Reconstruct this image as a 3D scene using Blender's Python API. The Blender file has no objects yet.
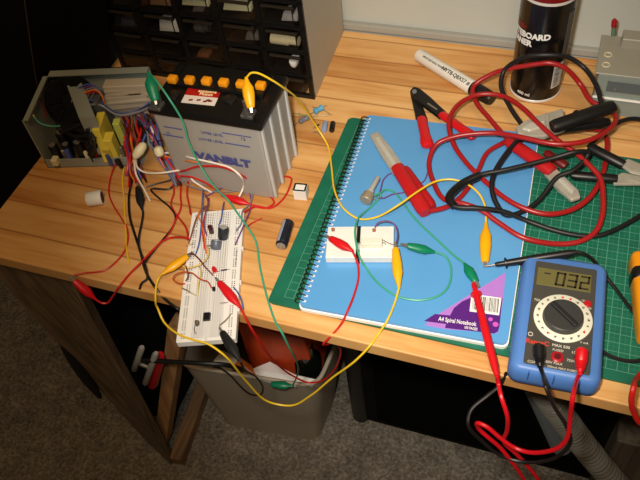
import bpy, bmesh, math, random
from mathutils import Matrix, Vector
random.seed(7)
SC = bpy.context.scene
COL = SC.collection
PI = math.pi
# ------------------------------------------------------------------ camera calibration
FOC = 726.30
RC = ((0.94282605, 0.31754205, -0.10122298), (0.18731708, -0.75607371, -0.62710833), (-0.27566529, 0.57229328, -0.77232704))
CAM = Vector((0.2473, -0.3683, 0.6244))
FLOOR_Z = -0.72
WALL_Y = 0.483
EDGE_Y = -0.020
LEFT_X = -0.376

def P(px, py, z=None, Y=None, X=None):
    """a point of the photo, placed on the level z, or on the plane y=Y / x=X"""
    u = ((px-320)/FOC, (py-240)/FOC, 1.0)
    d = Vector([sum(u[i]*RC[i][j] for i in range(3)) for j in range(3)])
    if z is not None: t = (z-CAM.z)/d.z
    elif Y is not None: t = (Y-CAM.y)/d.y
    else: t = (X-CAM.x)/d.x
    return CAM + d*t

# ------------------------------------------------------------------ materials
def lin(c):
    return tuple(((v/255)/12.92 if v/255 <= .04045 else ((v/255+.055)/1.055)**2.4) for v in c)
MATS = {}
def mat(name, rgb, rough=.5, metal=0, spec=.5, noise=None, bump=0, alpha=None, trans=0, emit=None):
    if name in MATS: return MATS[name]
    m = bpy.data.materials.new(name); m.use_nodes = True
    nt = m.node_tree; b = nt.nodes['Principled BSDF']
    c = lin(rgb)+(1,)
    b.inputs['Base Color'].default_value = c
    b.inputs['Roughness'].default_value = rough
    b.inputs['Metallic'].default_value = metal
    b.inputs['Specular IOR Level'].default_value = spec
    if trans: b.inputs['Transmission Weight'].default_value = trans
    if alpha is not None: b.inputs['Alpha'].default_value = alpha
    tc = nt.nodes.new('ShaderNodeTexCoord')
    sc, amt = noise if noise else (90, .06)
    n = nt.nodes.new('ShaderNodeTexNoise'); n.inputs['Scale'].default_value = sc; n.inputs['Detail'].default_value = 4
    nt.links.new(tc.outputs['Object'], n.inputs['Vector'])
    mx = nt.nodes.new('ShaderNodeMix'); mx.data_type = 'RGBA'
    mx.inputs['A'].default_value = tuple(max(0, v*(1-amt)) for v in c[:3])+(1,)
    mx.inputs['B'].default_value = tuple(min(1, v*(1+amt)) for v in c[:3])+(1,)
    nt.links.new(n.outputs['Fac'], mx.inputs['Factor'])
    nt.links.new(mx.outputs['Result'], b.inputs['Base Color'])
    if bump:
        bp = nt.nodes.new('ShaderNodeBump'); bp.inputs['Strength'].default_value = bump; bp.inputs['Distance'].default_value = .002
        nt.links.new(n.outputs['Fac'], bp.inputs['Height']); nt.links.new(bp.outputs['Normal'], b.inputs['Normal'])
    MATS[name] = m
    return m

class NT:
    """tiny helper for node graphs"""
    def __init__(s, name):
        s.m = bpy.data.materials.new(name); s.m.use_nodes = True
        s.t = s.m.node_tree; s.b = s.t.nodes['Principled BSDF']
        MATS[name] = s.m
    def n(s, typ, **kw):
        o = s.t.nodes.new(typ)
        for k, v in kw.items(): setattr(o, k, v)
        return o
    def l(s, a, b): s.t.links.new(a, b)
    def put(s, v, sock):
        if isinstance(v, (int, float)): sock.default_value = v
        else: s.l(v, sock)
    def math(s, op, a, b=0.0, c=None):
        o = s.n('ShaderNodeMath', operation=op)
        s.put(a, o.inputs[0]); s.put(b, o.inputs[1])
        if c is not None: s.put(c, o.inputs[2])
        return o.outputs[0]
    def mix(s, f, a, b):
        o = s.n('ShaderNodeMix', data_type='RGBA')
        s.put(f, o.inputs['Factor'])
        for v, k in ((a, 'A'), (b, 'B')):
            if isinstance(v, tuple): o.inputs[k].default_value = lin(v)+(1,)
            else: s.l(v, o.inputs[k])
        return o.outputs['Result']
    def xyz(s):
        tc = s.n('ShaderNodeTexCoord'); sp = s.n('ShaderNodeSeparateXYZ')
        s.l(tc.outputs['Object'], sp.inputs[0])
        return tc.outputs['Object'], sp.outputs[0], sp.outputs[1], sp.outputs[2]
    def comb(s, x, y, z):
        o = s.n('ShaderNodeCombineXYZ')
        for v, i in ((x, 0), (y, 1), (z, 2)): s.put(v, o.inputs[i])
        return o.outputs[0]
    def noise(s, vec, scale, detail=4, dist=0):
        o = s.n('ShaderNodeTexNoise'); o.inputs['Scale'].default_value = scale
        o.inputs['Detail'].default_value = detail; o.inputs['Distortion'].default_value = dist
        s.l(vec, o.inputs['Vector']); return o.outputs['Fac']
    def ramp(s, f, stops):
        o = s.n('ShaderNodeValToRGB'); e = o.color_ramp.elements
        while len(e) < len(stops): e.new(.5)
        for q, (pos, c) in zip(e, stops):
            q.position = pos; q.color = lin(c)+(1,)
        s.l(f, o.inputs[0]); return o.outputs['Color']

def wood_material():
    w = NT('pine planks'); vec, x, y, z = w.xyz()
    wig = w.math('MULTIPLY', w.math('SUBTRACT', w.noise(vec, 5, 2), .5), .004)
    yy = w.math('ADD', w.math('ADD', y, wig), .026)
    q = w.math('DIVIDE', yy, .044); idx = w.math('FLOOR', q); fr = w.math('FRACT', q)
    wn = w.n('ShaderNodeTexWhiteNoise', noise_dimensions='1D'); w.l(idx, wn.inputs['W'])
    off = w.math('MULTIPLY', wn.outputs['Value'], 7.0)
    v1 = w.comb(w.math('ADD', w.math('MULTIPLY', x, 2.2), off), w.math('MULTIPLY', y, 30), z)
    g1 = w.noise(v1, 2.2, 5, .6)
    v2 = w.comb(w.math('ADD', w.math('MULTIPLY', x, 6), off), w.math('MULTIPLY', y, 120), z)
    g2 = w.noise(v2, 3, 3, .3)
    v3 = w.comb(w.math('ADD', w.math('MULTIPLY', x, 3), off), w.math('MULTIPLY', y, 9), z)
    g3 = w.noise(v3, 3.0, 2, 1.0)
    f = w.math('ADD', w.math('MULTIPLY', g1, .55), w.math('ADD', w.math('MULTIPLY', g2, .2), w.math('MULTIPLY', g3, .25)))
    base = w.ramp(f, [(.30, (188, 128, 68)), (.43, (214, 160, 96)), (.52, (228, 182, 118)), (.66, (238, 198, 138))])
    tone = w.ramp(wn.outputs['Value'], [(0, (214, 188, 158)), (.5, (236, 222, 204)), (1, (255, 246, 236))])
    mm = w.n('ShaderNodeMix', data_type='RGBA', blend_type='MULTIPLY'); mm.inputs['Factor'].default_value = .75
    w.l(base, mm.inputs['A']); w.l(tone, mm.inputs['B'])
    d = w.math('ABSOLUTE', w.math('SUBTRACT', fr, .5))
    line = w.math('SMOOTH_MIN', 1.0, w.math('MAXIMUM', 0.0, w.math('MULTIPLY', w.math('SUBTRACT', d, .455), 24)), .1)
    jn = w.math('MULTIPLY', line, w.math('ADD', .25, w.math('MULTIPLY', g3, .7)))
    c = w.mix(jn, mm.outputs['Result'], (120, 66, 28))
    # knots and dark resin streaks
    kn = w.n('ShaderNodeTexVoronoi'); kn.inputs['Scale'].default_value = 3.0
    w.l(w.comb(w.math('MULTIPLY', x, 1.6), w.math('MULTIPLY', y, 3.2), z), kn.inputs['Vector'])
    kf = w.math('MAXIMUM', 0.0, w.math('SUBTRACT', 1.0, w.math('MULTIPLY', kn.outputs['Distance'], 11)))
    c = w.mix(w.math('MULTIPLY', kf, .6), c, (140, 78, 36))
    w.l(c, w.b.inputs['Base Color']); w.b.inputs['Roughness'].default_value = .42
    w.b.inputs['Specular IOR Level'].default_value = .35
    return w.m
def timber_material(name, c1, c2, axis):
    w = NT(name); vec, x, y, z = w.xyz()
    a = {'z': (55, 55, 3), 'y': (55, 3, 55), 'x': (3, 55, 55)}[axis]
    f = w.noise(w.comb(w.math('MULTIPLY', x, a[0]), w.math('MULTIPLY', y, a[1]), w.math('MULTIPLY', z, a[2])), 1.6, 4, .5)
    w.l(w.ramp(f, [(.3, c1), (.65, c2)]), w.b.inputs['Base Color']); w.b.inputs['Roughness'].default_value = .7
    return w.m
def carpet_material():
    w = NT('carpet'); vec, x, y, z = w.xyz()
    f = w.noise(vec, 170, 6, .3); g = w.noise(vec, 26, 4)
    c = w.ramp(w.math('ADD', w.math('MULTIPLY', f, .7), w.math('MULTIPLY', g, .3)), [(.34, (92, 88, 80)), (.5, (122, 116, 106)), (.66, (156, 149, 136))])
    w.l(c, w.b.inputs['Base Color']); w.b.inputs['Roughness'].default_value = 1
    w.b.inputs['Specular IOR Level'].default_value = .1
    b = w.n('ShaderNodeBump'); b.inputs['Strength'].default_value = .8; b.inputs['Distance'].default_value = .006
    w.l(f, b.inputs['Height']); w.l(b.outputs['Normal'], w.b.inputs['Normal'])
    return w.m
def mat_grid_material():
    w = NT('green mat grid'); vec, x, y, z = w.xyz()
    def lines(v, step, wd):
        d = w.math('ABSOLUTE', w.math('SUBTRACT', w.math('FRACT', w.math('DIVIDE', v, step)), .5))
        return w.math('GREATER_THAN', d, .5-wd/step/2)
    gx = w.math('SUBTRACT', x, .0135); gy = w.math('SUBTRACT', y, .0105)
    big = w.math('MAXIMUM', lines(gx, .01, .0007), lines(gy, .01, .0007))
    ins = w.math('MULTIPLY', w.math('MULTIPLY', w.math('GREATER_THAN', gx, -.0004), w.math('GREATER_THAN', gy, -.0004)),
                 w.math('LESS_THAN', gy, .2704))
    small = w.math('MULTIPLY', w.math('MAXIMUM', lines(gx, .005, .0004), lines(gy, .005, .0004)), w.math('GREATER_THAN', gx, .2))
    n = w.noise(vec, 40, 4)
    base = w.ramp(n, [(.3, (8, 92, 70)), (.7, (14, 108, 82))])
    c = w.mix(w.math('MULTIPLY', w.math('MULTIPLY', small, ins), .12), base, (120, 190, 165))
    c = w.mix(w.math('MULTIPLY', w.math('MULTIPLY', big, ins), .27), c, (136, 202, 178))
    w.l(c, w.b.inputs['Base Color']); w.b.inputs['Roughness'].default_value = .55
    return w.m
def breadboard_material(L, Wd):
    w = NT('white breadboard holes'); vec, x, y, z = w.xyz()
    p = .00254
    def dot(v, off, hole=.0006):
        d = w.math('ABSOLUTE', w.math('SUBTRACT', w.math('FRACT', w.math('ADD', w.math('DIVIDE', v, p), off)), .5))
        return w.math('LESS_THAN', d, hole/p)
    def band(v, a, b): return w.math('MULTIPLY', w.math('GREATER_THAN', v, a), w.math('LESS_THAN', v, b))
    h = w.math('MULTIPLY', dot(x, .5), dot(y, 0))
    ax = w.math('ABSOLUTE', x)
    inner = w.math('MAXIMUM', band(ax, p*1.0, p*6.0), 0)
    rail = band(ax, p*8.5, p*10.6)
    gaps = w.math('GREATER_THAN', w.math('FRACT', w.math('DIVIDE', y, p*6)), .17)
    rows = w.math('LESS_THAN', w.math('ABSOLUTE', y), L/2-.004)
    hh = w.math('MULTIPLY', w.math('MULTIPLY', h, rows), w.math('MAXIMUM', inner, w.math('MULTIPLY', rail, gaps)))
    up = w.n('ShaderNodeNewGeometry'); sp = w.n('ShaderNodeSeparateXYZ'); w.l(up.outputs['Normal'], sp.inputs[0])
    hh = w.math('MULTIPLY', hh, w.math('GREATER_THAN', sp.outputs[2], .8))
    gr = w.math('MULTIPLY', w.math('LESS_THAN', ax, .0011), w.math('GREATER_THAN', sp.outputs[2], .8))
    c = w.mix(hh, (232, 230, 224), (50, 48, 46)); c = w.mix(w.math('MULTIPLY', gr, .5), c, (186, 184, 178))
    w.l(c, w.b.inputs['Base Color']); w.b.inputs['Roughness'].default_value = .5
    return w.m
WOOD = wood_material(); CARPET = carpet_material(); GRID = mat_grid_material()
DARKWOOD = timber_material('weathered dark timber', (86, 72, 54), (140, 118, 90), 'z')
PALEWOOD = timber_material('bare pine timber', (136, 98, 60), (190, 145, 98), 'z')
BROWNWOOD = timber_material('brown timber', (84, 64, 44), (136, 106, 74), 'y')
WALLM = mat('wall paint', (192, 196, 188), .8, noise=(14, .03), bump=.03)
SKIRT = mat('grey skirting', (160, 160, 152), .6)
BLACK = mat('black plastic', (16, 16, 17), .42)
DULLBLACK = mat('dull black', (9, 8, 8), .85, spec=.15, noise=(60, .3))
BLACKRUB = mat('black rubber', (20, 20, 21), .5)
STEEL = mat('steel', (150, 147, 140), .38, .6, noise=(120, .12))
CHROME = mat('chrome', (205, 208, 208), .22, .35)
DULLST = mat('dull galvanised steel', (150, 155, 150), .5, .6, noise=(60, .12))
GREYPAINT = mat('grey green sheet metal', (142, 148, 138), .55, 0, noise=(40, .12))
RED = mat('red plastic', (205, 16, 26), .38)
REDRUB = mat('red rubber cable', (158, 26, 28), .35)
REDW = mat('red wire', (196, 28, 24), .4)
DKRED = mat('dark red', (110, 18, 18), .4)
GREEN = mat('green boot', (0, 122, 84), .4)
GREENW = mat('green wire', (64, 160, 124), .4)
YELL = mat('yellow boot', (240, 172, 8), .4)
YELLW = mat('yellow wire', (236, 196, 40), .4)
ORANGE = mat('orange wire', (220, 120, 40), .4)
WHITE = mat('white plastic', (230, 228, 220), .45)
WHITEW = mat('white wire', (232, 222, 206), .45)
CREAM = mat('cream plastic', (222, 210, 170), .5)
BLUEW = mat('blue wire', (70, 92, 160), .4)
PURPW = mat('purple wire', (112, 62, 124), .4)
GREYW = mat('grey wire', (120, 124, 134), .4)
BROWNW = mat('brown wire', (120, 66, 40), .45)
BLACKW = mat('black wire', (24, 22, 22), .4)
PAPER = mat('white paper', (236, 236, 230), .7)

# ------------------------------------------------------------------ mesh helpers
def new(): return bmesh.new()
def basis_of(o):
    m = Matrix.Identity(4)
    while o is not None:
        m = o.matrix_basis @ m; o = o.parent
    return m
def obj(name, bm, m, parent=None, smooth=False, world=True, normals=True):
    if parent is not None and world: bm.transform(basis_of(parent).inverted())
    if normals: bmesh.ops.recalc_face_normals(bm, faces=bm.faces)
    me = bpy.data.meshes.new(name); bm.to_mesh(me); bm.free()
    for k in (m if isinstance(m, (list, tuple)) else [m]): me.materials.append(k)
    if smooth:
        for p in me.polygons: p.use_smooth = True
        try: me.set_sharp_from_angle(angle=math.radians(40))
        except Exception: pass
    o = bpy.data.objects.new(name, me); COL.objects.link(o)
    if parent is not None: o.parent = parent
    return o
def tag(o, label, cat, group=None):
    o['label'] = label; o['category'] = cat
    if group: o['group'] = group
    return o
def thing(name, label, cat, loc=(0, 0, 0), rz=0, group=None):
    o = bpy.data.objects.new(name, None); COL.objects.link(o); o.empty_display_size = .01
    o.location = loc; o.rotation_euler = (0, 0, rz)
    o.matrix_basis = Matrix.Translation(Vector(loc)) @ Matrix.Rotation(rz, 4, 'Z')
    return tag(o, label, cat, group)
def struct(name, bm, m):
    o = obj(name, bm, m); o['kind'] = 'structure'; return o
def rebase(o, pt):
    """put a one-mesh thing's origin at pt"""
    o.data.transform(Matrix.Translation(-Vector(pt))); o.location = pt; return o

def box(bm, x0, x1, y0, y1, z0, z1, bev=0, seg=2, M=None):
    vs = [bm.verts.new((x, y, z)) for z in (z0, z1) for y in (y0, y1) for x in (x0, x1)]
    fs = [(0, 2, 3, 1), (4, 5, 7, 6), (0, 1, 5, 4), (2, 6, 7, 3), (0, 4, 6, 2), (1, 3, 7, 5)]
    F = [bm.faces.new([vs[i] for i in f]) for f in fs]
    out = vs
    if bev:
        es = list({e for f in F for e in f.edges})
        r = bmesh.ops.bevel(bm, geom=es, offset=bev, segments=seg, affect='EDGES', profile=.5)
        out = list({v for f in r['faces'] for v in f.verts} | {v for v in vs if v.is_valid})
    if M is not None: bmesh.ops.transform(bm, matrix=M, verts=[v for v in out if v.is_valid])
    return bm
def hexa(bm, bot, top, bev=0):
    """solid between two quads given as corner lists in the same order"""
    v = [bm.verts.new(p) for p in list(bot)+list(top)]
    n = len(bot)
    F = [bm.faces.new(v[:n][::-1]), bm.faces.new(v[n:])]
    for i in range(n):
        j = (i+1) % n; F.append(bm.faces.new([v[i], v[j], v[n+j], v[n+i]]))
    if bev:
        bmesh.ops.bevel(bm, geom=list({e for f in F for e in f.edges}), offset=bev, segments=2, affect='EDGES', profile=.5)
    return bm
def prism(bm, poly, z0, z1, bev=0):
    return hexa(bm, [(x, y, z0) for x, y in poly], [(x, y, z1) for x, y in poly], bev)
def rrect(x0, x1, y0, y1, r, n=5):
    o = []
    for cx, cy, a in ((x1-r, y1-r, 0), (x0+r, y1-r, 90), (x0+r, y0+r, 180), (x1-r, y0+r, 270)):
        for k in range(n+1):
            t = math.radians(a+90*k/n); o.append((cx+r*math.cos(t), cy+r*math.sin(t)))
    return o
def frame_of(axis):
    a = Vector(axis).normalized()
    h = Vector((0, 0, 1)) if abs(a.z) < .9 else Vector((1, 0, 0))
    s = a.cross(h).normalized(); u = s.cross(a).normalized()
    return a, s, u
def lathe(bm, A, B, prof, n=16, flat=1.0):
    """rings along A->B ; prof = [(t, r)], t in 0..1"""
    A, B = Vector(A), Vector(B); a, s, u = frame_of(B-A); rings = []
    for t, r in prof:
        c = A.lerp(B, t)
        rings.append([bm.verts.new(c+s*(r*math.cos(2*PI*k/n))+u*(r*flat*math.sin(2*PI*k/n))) for k in range(n)])
    for p, q in zip(rings, rings[1:]):
        for k in range(n): bm.faces.new([p[k], p[(k+1) % n], q[(k+1) % n], q[k]])
    bm.faces.new(rings[0][::-1]); bm.faces.new(rings[-1])
    return bm
def cyl(bm, A, B, r, n=16): return lathe(bm, A, B, [(0, r), (1, r)], n)
def spline(pts, sub=6):
    p = [Vector(q) for q in pts]
    if len(p) < 3: return p
    p = [p[0]*2-p[1]]+p+[p[-1]*2-p[-2]]; out = []
    for i in range(1, len(p)-2):
        a, b, c, d = p[i-1:i+3]
        t0 = 0; t1 = max((b-a).length, 1e-6)**.5; t2 = t1+max((c-b).length, 1e-6)**.5; t3 = t2+max((d-c).length, 1e-6)**.5
        for k in range(sub):
            t = t1+(t2-t1)*k/sub
            A1 = a*((t1-t)/(t1-t0))+b*((t-t0)/(t1-t0)); A2 = b*((t2-t)/(t2-t1))+c*((t-t1)/(t2-t1)); A3 = c*((t3-t)/(t3-t2))+d*((t-t2)/(t3-t2))
            B1 = A1*((t2-t)/(t2-t0))+A2*((t-t0)/(t2-t0)); B2 = A2*((t3-t)/(t3-t1))+A3*((t-t1)/(t3-t1))
            out.append(B1*((t2-t)/(t2-t1))+B2*((t-t1)/(t2-t1)))
    out.append(p[-2]); return out
def tube(bm, pts, r, n=8, sub=6, rf=None):
    s = spline(pts, sub) if sub else [Vector(q) for q in pts]
    q = [s[0]]
    for v in s[1:]:
        if (v-q[-1]).length > 1e-5: q.append(v)
    tan = [(q[min(i+1, len(q)-1)]-q[max(i-1, 0)]).normalized() for i in range(len(q))]
    a, side, up = frame_of(tan[0]); rings = []
    for i, c in enumerate(q):
        if i:
            side = (side-tan[i]*side.dot(tan[i])); side.normalize() if side.length > 1e-8 else None
        up = tan[i].cross(side)
        rr = rf(i/(len(q)-1)) if rf else r
        rings.append([bm.verts.new(c+side*(rr*math.cos(2*PI*k/n))+up*(rr*math.sin(2*PI*k/n))) for k in range(n)])
    for x, y in zip(rings, rings[1:]):
        for k in range(n): bm.faces.new([x[k], x[(k+1) % n], y[(k+1) % n], y[k]])
    bm.faces.new(rings[0][::-1]); bm.faces.new(rings[-1])
    return bm
def ringloft(bm, rings, cap0=False, cap1=False):
    rr = [[bm.verts.new(v) for v in r] for r in rings]; n = len(rr[0])
    for p, q in zip(rr, rr[1:]):
        for k in range(n): bm.faces.new([p[k], p[(k+1) % n], q[(k+1) % n], q[k]])
    if cap0: bm.faces.new(rr[0][::-1])
    if cap1: bm.faces.new(rr[-1])
    return bm
def sphere(bm, c, r, sx=1, sy=1, sz=1, M=None):
    mm = Matrix.Translation(Vector(c)) @ (M or Matrix.Identity(4)) @ Matrix.Diagonal((r*sx, r*sy, r*sz, 1))
    bmesh.ops.create_uvsphere(bm, u_segments=16, v_segments=10, radius=1, matrix=mm); return bm
def path(*pts):
    """(px, py, z) or (px, py, 'Y', y)"""
    return [P(p[0], p[1], Y=p[3]) if len(p) == 4 else P(p[0], p[1], p[2]) for p in pts]
def text_bm(s, size, depth=.0002, align='CENTER', bold=0.0, spacing=1.0):
    c = bpy.data.curves.new('lettering', 'FONT'); c.body = s; c.size = size; c.extrude = depth; c.align_x = align; c.align_y = 'CENTER'
    c.offset = bold*size; c.space_character = spacing; c.resolution_u = 2
    o = bpy.data.objects.new('lettering', c); COL.objects.link(o)
    me = bpy.data.meshes.new_from_object(o, depsgraph=None) if False else None
    dg = bpy.context.evaluated_depsgraph_get(); me = bpy.data.meshes.new_from_object(o.evaluated_get(dg))
    bm = bmesh.new(); bm.from_mesh(me)
    bpy.data.objects.remove(o); bpy.data.meshes.remove(me); bpy.data.curves.remove(c)
    return bm
def letters(name, s, size, M, m, parent, **kw):
    bm = text_bm(s, size, **kw); bm.transform(M)
    return obj(name, bm, m, parent, normals=False)
def ori(loc, xdir, ydir):
    x = Vector(xdir).normalized(); z = x.cross(Vector(ydir)).normalized(); y = z.cross(x)
    M = Matrix((x, y, z)).transposed().to_4x4(); M.translation = Vector(loc); return M
def TR(loc, rz): return Matrix.Translation(Vector(loc)) @ Matrix.Rotation(rz, 4, 'Z')
UP = Vector((0, 0, 1))

# ------------------------------------------------------------------ the room
b = new(); box(b, -1.6, 1.4, -1.2, 1.0, FLOOR_Z-.02, FLOOR_Z); struct('floor', b, CARPET)
b = new(); box(b, -1.6, 1.4, WALL_Y, WALL_Y+.05, FLOOR_Z, 1.4); struct('wall_back', b, WALLM)
b = new(); box(b, -.376, 1.3, WALL_Y-.009, WALL_Y, 0, .0115, .002); struct('trim_1', b, SKIRT)

# ------------------------------------------------------------------ workbench
wb = thing('workbench', 'pine plank workbench carrying the electronics, on rough timber legs', 'workbench', (.15, .22, FLOOR_Z))
b = new(); box(b, LEFT_X, 1.0, EDGE_Y, WALL_Y-.010, -.018, 0, .0015, 2); obj('tabletop', b, WOOD, wb)
# wide front leg (dark board), seen from above
fl = [P(143, 438, FLOOR_Z), P(172, 466, FLOOR_Z)]
tl, trr = P(2, 284, Y=EDGE_Y+.004), P(71, 284, Y=EDGE_Y+.006)
tl = Vector((-.3755, EDGE_Y+.006, -.0185)); trr = Vector((-.248, EDGE_Y+.006, -.0185))
back = Vector((-.006, .020, 0))
b = new(); hexa(b, [fl[0], fl[1], fl[1]+back, fl[0]+back], [tl, trr, trr+back, tl+back], .002); obj('leg', b, DARKWOOD, wb)
# pale diagonal brace rising backwards from the foot
def bar(name, a, c, w, t, m, par):
    a, c = Vector(a), Vector(c); ax, s, u = frame_of(c-a)
    bm = new(); hexa(bm, [a+s*w-u*t, a+s*w+u*t, a-s*w+u*t, a-s*w-u*t], [c+s*w-u*t, c+s*w+u*t, c-s*w+u*t, c-s*w-u*t], .0015)
    return obj(name, bm, m, par)
bar('brace', P(163, 438, FLOOR_Z+.035), P(179, 322, Y=.09), .015, .012, PALEWOOD, wb)
st = P(177, 462, FLOOR_Z+.014)
bar('stretcher', st, P(208, 374, FLOOR_Z+.016), .013, .014, BROWNWOOD, wb)
bar('rear_leg', (-.30, .44, FLOOR_Z), (-.30, .44, -.0185), .022, .022, PALEWOOD, wb)
b = new(); box(b, .80, .86, .02, .06, FLOOR_Z, -.0185, .002); obj('leg', b, PALEWOOD, wb)
b = new(); box(b, .80, .86, .40, .44, FLOOR_Z, -.0185, .002); obj('leg', b, PALEWOOD, wb)

# ------------------------------------------------------------------ under and beside the bench
cs = thing('equipment_case', 'tall matt black case standing in the dark left of the workbench', 'case', (-.56, .25, FLOOR_Z))
def ext(a, c, z): return a+(c-a)*((z-a.z)/(c.z-a.z))
ra, rb = P(111.5, 70, Y=.316), P(108, 18, Y=.316); fa_, fb_ = P(40, 100, Y=.235), P(25, 0, Y=.235)
ends = [[Vector(v) for v in ((-.85, .42, FLOOR_Z), (-.42, .42, FLOOR_Z), (-.42, .465, FLOOR_Z), (-.85, .465, FLOOR_Z))]]
for z in (-.29, .34):
    p, q = ext(fa_, fb_, z), ext(ra, rb, z)
    if z < 0: p.x = min(p.x, -.395); q.x = min(q.x, -.395)
    ends.append([Vector((-.85, .235, z)), p, q, Vector((-.85, .316, z))])
b = new(); ringloft(b, ends, True, True); obj('body', b, DULLBLACK, cs)
b = new(); tube(b, [P(24, -4, Y=.2335), P(30, 40, Y=.2335), P(37.5, 88, Y=.2335)], .0007, 6); obj('edging', b, mat('worn edge', (74, 66, 56), .7), cs)
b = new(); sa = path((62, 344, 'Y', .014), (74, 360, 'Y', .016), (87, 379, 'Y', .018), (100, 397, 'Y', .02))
tube(b, sa, .006, 10, 6, lambda t: .002+.0075*math.sin(PI*(.06+.88*t))**.8)  # short dark tapered form along the left edge of the leg
o = obj('dark_sliver', b, mat('black strap', (14, 12, 11), .8), None, True); tag(rebase(o, sa[0]), 'short dark sliver along the edge of the wide bench leg', 'sliver')

sp = thing('subwoofer', 'large black boxy loudspeaker on the carpet under the workbench', 'speaker', (.22, .36, FLOOR_Z))
b = new(); box(b, -.005, .43, .212, .45, FLOOR_Z+.004, -.16, .006); obj('cabinet', b, DULLBLACK, sp)
b = new(); lathe(b, (-.008, .222, FLOOR_Z), (-.008, .222, -.16), [(0, .016), (.01, .018), (.99, .018), (1, .016)], 20); obj('corner_post', b, BLACK, sp, True)
b = new(); box(b, .03, .41, .206, .2125, FLOOR_Z+.03, -.19, .004); obj('grille', b, mat('black grille cloth', (7, 7, 7), 1, spec=.05, noise=(400, .5)), sp)

b = new(); hexa(b, [(-.425, .10, FLOOR_Z), (-.372, .10, FLOOR_Z), (-.372, .22, FLOOR_Z), (-.425, .22, FLOOR_Z)], [(-.435, .10, -.13), (-.235, .10, -.13), (-.235, .225, -.13), (-.435, .225, -.13)], .012)
o = obj('black_bag', b, mat('blue black nylon', (9, 9, 12), .85, spec=.15, noise=(30, .4), bump=.4), None, True)
tag(rebase(o, (-.36, .2, FLOOR_Z)), 'black bag in the shadow under the bench between the leg and the bin', 'bag')

# waste bin
rz_, bz_ = -.40, FLOOR_Z
bn = thing('waste_bin', 'grey beige plastic waste bin with rubbish under the bench edge', 'bin', (-.16, .18, FLOOR_Z))
R0 = [P(176, 364, rz_), P(317, 387, rz_)]; R0 += [R0[1]+Vector((.008, .15, 0)), R0[0]+Vector((.0, .16, 0))]
B0 = [P(223, 424, bz_), P(318, 442, bz_)]; B0 += [B0[1]+Vector((.004, .11, 0)), B0[0]+Vector((.004, .11, 0))]
def roundq(q, k, n=5):
    c = sum((Vector(v) for v in q), Vector())/4; out = []
    for i in range(4):
        p, a, d = Vector(q[i]), Vector(q[i-1]), Vector(q[(i+1) % 4])
        e1, e2 = p+(a-p).normalized()*k, p+(d-p).normalized()*k
        for j in range(n+1):
            t = j/n; out.append(e1*(1-t)**2+p*(2*t*(1-t))+e2*t*t)
    return out
def shrink(q, d, dz=0):
    c = sum((Vector(v) for v in q), Vector())/len(q)
    return [Vector(v)+(c-Vector(v)).normalized()*d+Vector((0, 0, dz)) for v in q]
rim, bot = roundq(R0, .028), roundq(B0, .024)
b = new(); ringloft(b, [bot, rim, shrink(rim, .003), shrink(bot, .004, .004)], True, True)
BINM = mat('grey beige plastic', (176, 166, 145), .55); obj('body', b, BINM, bn, True)
b = new(); tube(b, rim+[rim[0]], .0035, 8, 0); obj('rim', b, BINM, bn, True)
# contents
b = new(); q0 = P(244, 372, -.46); q1 = P(322, 382, -.46)
hexa(b, [q0+Vector((0, .02, -.14)), q1+Vector((-.02, .02, -.14)), q1+Vector((-.02, .09, -.14)), q0+Vector((0, .09, -.14))],
     [P(236, 322, Y=.13), P(304, 340, Y=.13), P(304, 340, Y=.13)+Vector((0, .06, 0)), P(236, 322, Y=.13)+Vector((0, .06, 0))], .003)
o = obj('carton', b, mat('orange red card', (228, 80, 28), .55, noise=(25, .15))); tag(rebase(o, q0), 'orange red carton sticking out of the waste bin', 'carton')
b = new(); c0 = P(308, 364, Y=.15)
lathe(b, c0+Vector((-.012, .01, -.09)), c0+Vector((.004, .0, .062)), [(0, .022), (.7, .022), (.85, .012), (1, .011)], 16)
o = obj('bottle', b, mat('dark green glass', (12, 22, 14), .12), None, True); tag(rebase(o, c0+Vector((-.012, .01, -.09))), 'dark bottle standing beside the red carton in the bin', 'bottle')
def crumple(name, pts, m, label, cat, th=.003):
    bm = new(); ctr = sum(pts, Vector())/len(pts)
    top = [bm.verts.new(p+Vector((0, 0, random.uniform(0, .006)))) for p in pts]; t0 = bm.verts.new(ctr+Vector((0, 0, .008)))
    bo = [bm.verts.new(p-Vector((0, 0, th))) for p in pts]; b0 = bm.verts.new(ctr-Vector((0, 0, th)))
    n = len(pts)
    for i in range(n):
        j = (i+1) % n
        bm.faces.new([top[i], top[j], t0]); bm.faces.new([bo[j], bo[i], b0]); bm.faces.new([top[i], bo[i], bo[j], top[j]])
    o_ = obj(name, bm, m); return tag(rebase(o_, ctr), label, cat)
crumple('paper_scrap', path((251, 370, -.405), (270, 362, -.405), (296, 376, -.405), (318, 380, -.405), (312, 386, -.41), (288, 386, -.41), (262, 380, -.41)), PAPER, 'crumpled white paper along the front of the bin, below the red carton', 'paper')
crumple('paper_scrap', path((214, 362, -.40), (222, 350, -.40), (236, 358, -.40), (240, 368, -.40), (226, 371, -.405)), mat('pale paper', (200, 196, 180), .7), 'small pale paper scrap at the left of the bin under the breadboard', 'paper')
crumple('plastic_wrapper', path((234, 366, -.40), (241, 359, -.40), (252, 366, -.40), (256, 376, -.405), (243, 377, -.405)), mat('orange wrapper', (196, 110, 40), .4), 'orange and green wrapper lying between the two papers in the bin', 'wrapper')
crumple('bin_liner', [R0[0]+Vector((.03, .035, -.08)), R0[1]+Vector((-.03, .035, -.08)), R0[2]+Vector((-.03, -.03, -.07)), R0[3]+Vector((.03, -.03, -.07))], mat('dark rubbish', (34, 26, 24), .8), 'dark rubbish filling the waste bin beneath the carton', 'rubbish', .04)

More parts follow.
